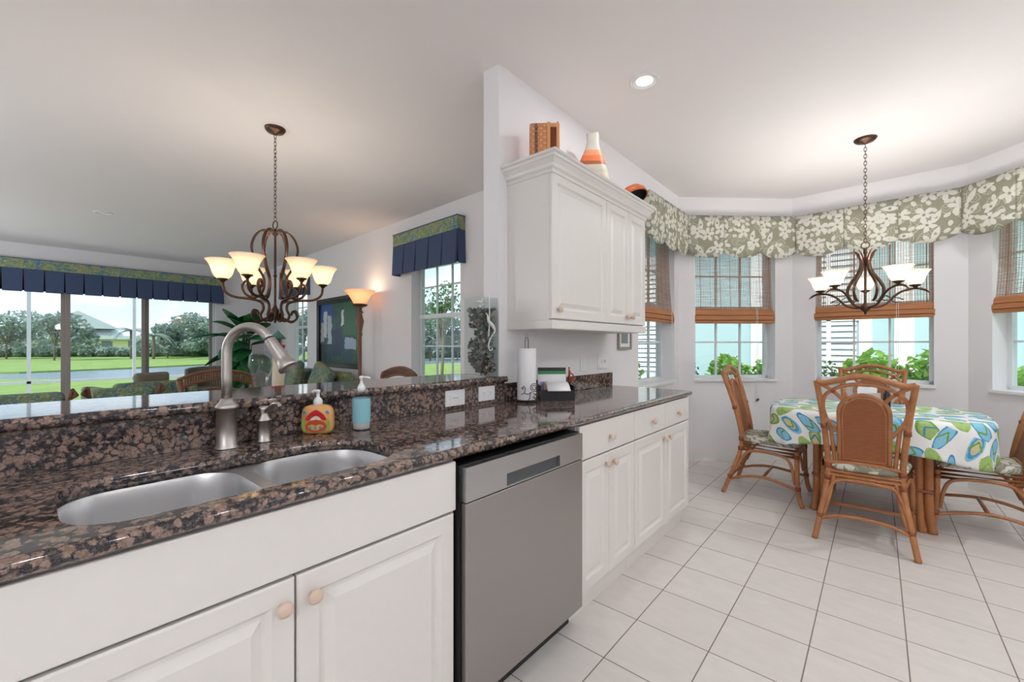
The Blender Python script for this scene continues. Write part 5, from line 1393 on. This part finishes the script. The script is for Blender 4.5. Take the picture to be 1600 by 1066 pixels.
def palm(label, u, d, h, seed):
    rnd = random.Random(seed); x, y = at(u, d); t = thing('palm_tree', label, 'palm tree', (x, y, GZ), group='palms across the lake')
    MB().tube([(0, 0, 0), (.1, 0, h*.5), (0, 0, h)], .13, 8, sub=3).build('trunk', BARK, t); m = MB()
    for k in range(16):
        a = k*6.283/16+rnd.random()*.2; L = rnd.uniform(1.5, 2.0); up_ = rnd.uniform(.1, .8)
        for j in range(14):
            s = j/14; c = Vector((math.cos(a)*L*s, math.sin(a)*L*s, h+up_*L*s-1.2*L*s*s*.8)); sd = Vector((-math.sin(a), math.cos(a), 0))
            for q in (-1, 1): m.add([c, c+sd*q*.42*(1-s*.6)+Vector((math.cos(a)*.15, math.sin(a)*.15, -.22)), c+Vector((math.cos(a)*.09, math.sin(a)*.09, 0))], [(0, 1, 2)])
    m.build('fronds', LEAF_HAZY, t, weld=False)
palm('palm across the lake in front of the right end of the house', 205, 47, 3.2, 1); palm('shorter palm across the lake beside the house', 240, 46, 2.6, 2)
def hedge(name, label, p, q, h, w_, mat, n, size, seed, cat='hedge', zb=GZ):
    rnd = random.Random(seed); t = thing(name, label, cat); L = math.hypot(q[0]-p[0], q[1]-p[1]); m = MB()
    k = max(2, int(L/(w_*1.2))); ang = math.atan2(q[1]-p[1], q[0]-p[0])
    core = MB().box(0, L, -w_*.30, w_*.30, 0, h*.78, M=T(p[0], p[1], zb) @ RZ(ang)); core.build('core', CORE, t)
    for i in range(k):
        f = (i+.5)/k; leaves(m, rnd, (p[0]+(q[0]-p[0])*f, p[1]+(q[1]-p[1])*f, zb+h*.55), (w_*.8, w_*.8, h*.5*rnd.uniform(.88, 1.1)), n//k, size, .45)
    m.build('foliage', mat, t, weld=False); return t
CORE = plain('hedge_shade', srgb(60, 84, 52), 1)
hedge('hedge', 'long clipped hedge in front of the house across the lake', at(100, 54), at(215, 54), 1.15, 1.6, LEAF_HAZY, 2600, .22, 5)
hedge('hedge', 'hedge across the lake at the left of the sliding doors', at(-10, 52), at(95, 53), 1.4, 1.6, LEAF_HAZY, 1800, .22, 6)
hedge('hedge', 'low dense hedge across the lake under the trees right of the house', at(216, 54), at(345, 56), 1.9, 2.0, LEAF_HAZY, 2800, .26, 7)
hedge('hedge', 'dark hedge line across the lake in the window by the floor lamp', at(600, 50), at(740, 50), 1.6, 1.8, LEAF_HAZY, 2400, .22, 8)
hedge('hedge', 'clipped green hedge on the lawn low in the window by the floor lamp', at(662, 10.5), at(730, 10.5), .55, .45, LEAF_HEDGE, 1500, .05, 9)
def far_house():
    t = thing('house', 'pale yellow house with a white gabled roof across the lake', 'house'); o = Vector((*at(135, 62), 0)); a = math.atan2(o.y, o.x)-PI/2
    M = T(o.x, o.y, GZ) @ RZ(a+.12)
    MB().box(-9, 9, 0, 9, 0, 2.9).build('wall', plain('yellow_stucco', srgb(228, 226, 176), .9), t, M=M)
    rf = plain('white_roof', srgb(222, 226, 230), .8)
    MB().add([(-9.8, -.8, 2.8), (9.8, -.8, 2.8), (9.8, 9.8, 2.8), (-9.8, 9.8, 2.8), (-4, 4.5, 5.2), (4, 4.5, 5.2)], [(0, 1, 5, 4), (1, 2, 5), (2, 3, 4, 5), (3, 0, 4), (3, 2, 1, 0)]).build('roof', rf, t, M=M)
    MB().add([(-5.4, -1.2, 3.9), (3.4, -1.2, 3.9), (-1, -1.2, 6.4), (-5.4, 6, 3.9), (3.4, 6, 3.9), (-1, 6, 6.4)], [(0, 1, 2), (0, 2, 5, 3), (1, 4, 5, 2), (3, 5, 4), (0, 3, 4, 1)]).build('gable', plain('grey_white_gable', srgb(208, 216, 220), .8), t, M=M)
    MB().box(-8.5, 8.5, -.9, -.7, 2.35, 2.85).build('fascia', rf, t, M=M)
    wm = plain('dark_window', srgb(120, 132, 140), .3)
    for x0, x1 in ((-7.2, -6.0), (-4.3, -2.9), (-1.6, -1.1), (-.6, -.1), (1.6, 2.8), (4.6, 6.2)): MB().box(x0, x1, -.04, .0, 1.2, 2.1).build('window', wm, t, M=M)
far_house()
# pale house next door seen through the nook windows
def next_house():
    t = thing('house', 'pale aqua house next door filling the nook windows', 'house')
    W_ = plain('aqua_stucco', srgb(184, 212, 216), .9); TW = plain('white_trim_outside', srgb(246, 246, 246), .8); Y = 8.6
    MB().box(-7.5, 9, Y, Y+6, GZ, 3.6).build('wall', W_, t)
    MB().box(-7.9, 9.4, Y-.7, Y+6.4, 3.6, 3.75).build('eaves', TW, t)
    gl = plain('grey_louver_glass', srgb(186, 200, 210), .3)
    for (x0, x1) in ((-3.9, -2.9), (-.98, -.22), (1.72, 2.7), (4.5, 5.5)):
        o = MB().box(x0-.16, x0, Y-.06, Y, .62, 2.9).box(x1, x1+.16, Y-.06, Y, .62, 2.9).box(x0-.26, x1+.26, Y-.10, Y, .48, .64).box(x0-.16, x1+.16, Y-.06, Y, 2.9, 3.05).build('window', TW, t, weld=False)
        MB().box(x0, x1, Y-.03, Y-.001, .64, 2.9).build('pane', gl, o)
        lv = MB()
        for z in range(23):
            zz = .70+z*.095; lv.add([(x0+.03, Y-.05, zz), ((x0+x1)/2-.03, Y-.05, zz), ((x0+x1)/2-.03, Y-.035, zz+.06), (x0+.03, Y-.035, zz+.06)], [(0, 1, 2, 3)]); lv.add([((x0+x1)/2+.03, Y-.05, zz), (x1-.03, Y-.05, zz), (x1-.03, Y-.035, zz+.06), ((x0+x1)/2+.03, Y-.035, zz+.06)], [(0, 1, 2, 3)])
        lv.build('louvers', TW, o, weld=False)
        MB().box((x0+x1)/2-.03, (x0+x1)/2+.03, Y-.06, Y-.03, .64, 2.9).box(x0, x1, Y-.06, Y-.03, 1.62, 1.72).build('stile', TW, o, weld=False)
    for x in (.30, 1.05, 3.4, -1.6, -4.6): MB().box(x-.11, x+.11, Y-.09, Y, GZ, 3.6).build('pilaster', TW, t)
next_house()
rr = random.Random(77)
names = ['behind the counter end in the first nook window', 'at the left of the angled nook window', 'in the middle of the angled nook window', 'at the right of the angled nook window', 'at the left of the middle nook window', 'just left of the far chair in the middle window', 'behind the far chair back', 'at the right of the middle nook window', 'beyond the middle window frame, hidden mostly by wall', 'at the right picture edge window']
for i, (x, y) in enumerate(((-3.1, 6.2), (-2.45, 7.0), (-1.75, 7.15), (-1.1, 7.1), (-.6, 7.0), (-.05, 7.05), (.5, 7.0), (1.05, 7.05), (1.65, 6.9), (2.3, 6.5))):
    t = thing('shrub', 'bright green shrub outside '+names[i], 'shrub', (x, y, GZ), group='green shrubs outside the nook windows'); m = MB(); n = 1000
    hh = 1.42+rr.uniform(-.06, .10)
    st = MB()
    for k in range(7): a = k*.9; st.tube([(0, 0, 0), (.12*math.cos(a), .12*math.sin(a), hh*.5), (.26*math.cos(a), .26*math.sin(a), hh*.9)], .008, 6, sub=3)
    big = (i not in (1, 4))
    leaves(m, rr, (0, 0, hh*.58), (.40, .34, hh*.44), n if big else 1100, .075 if big else .035, .2)
    st.build('stems', BARK, t); m.build('foliage', LEAF_NEAR if big else LEAF_HEDGE, t, weld=False)
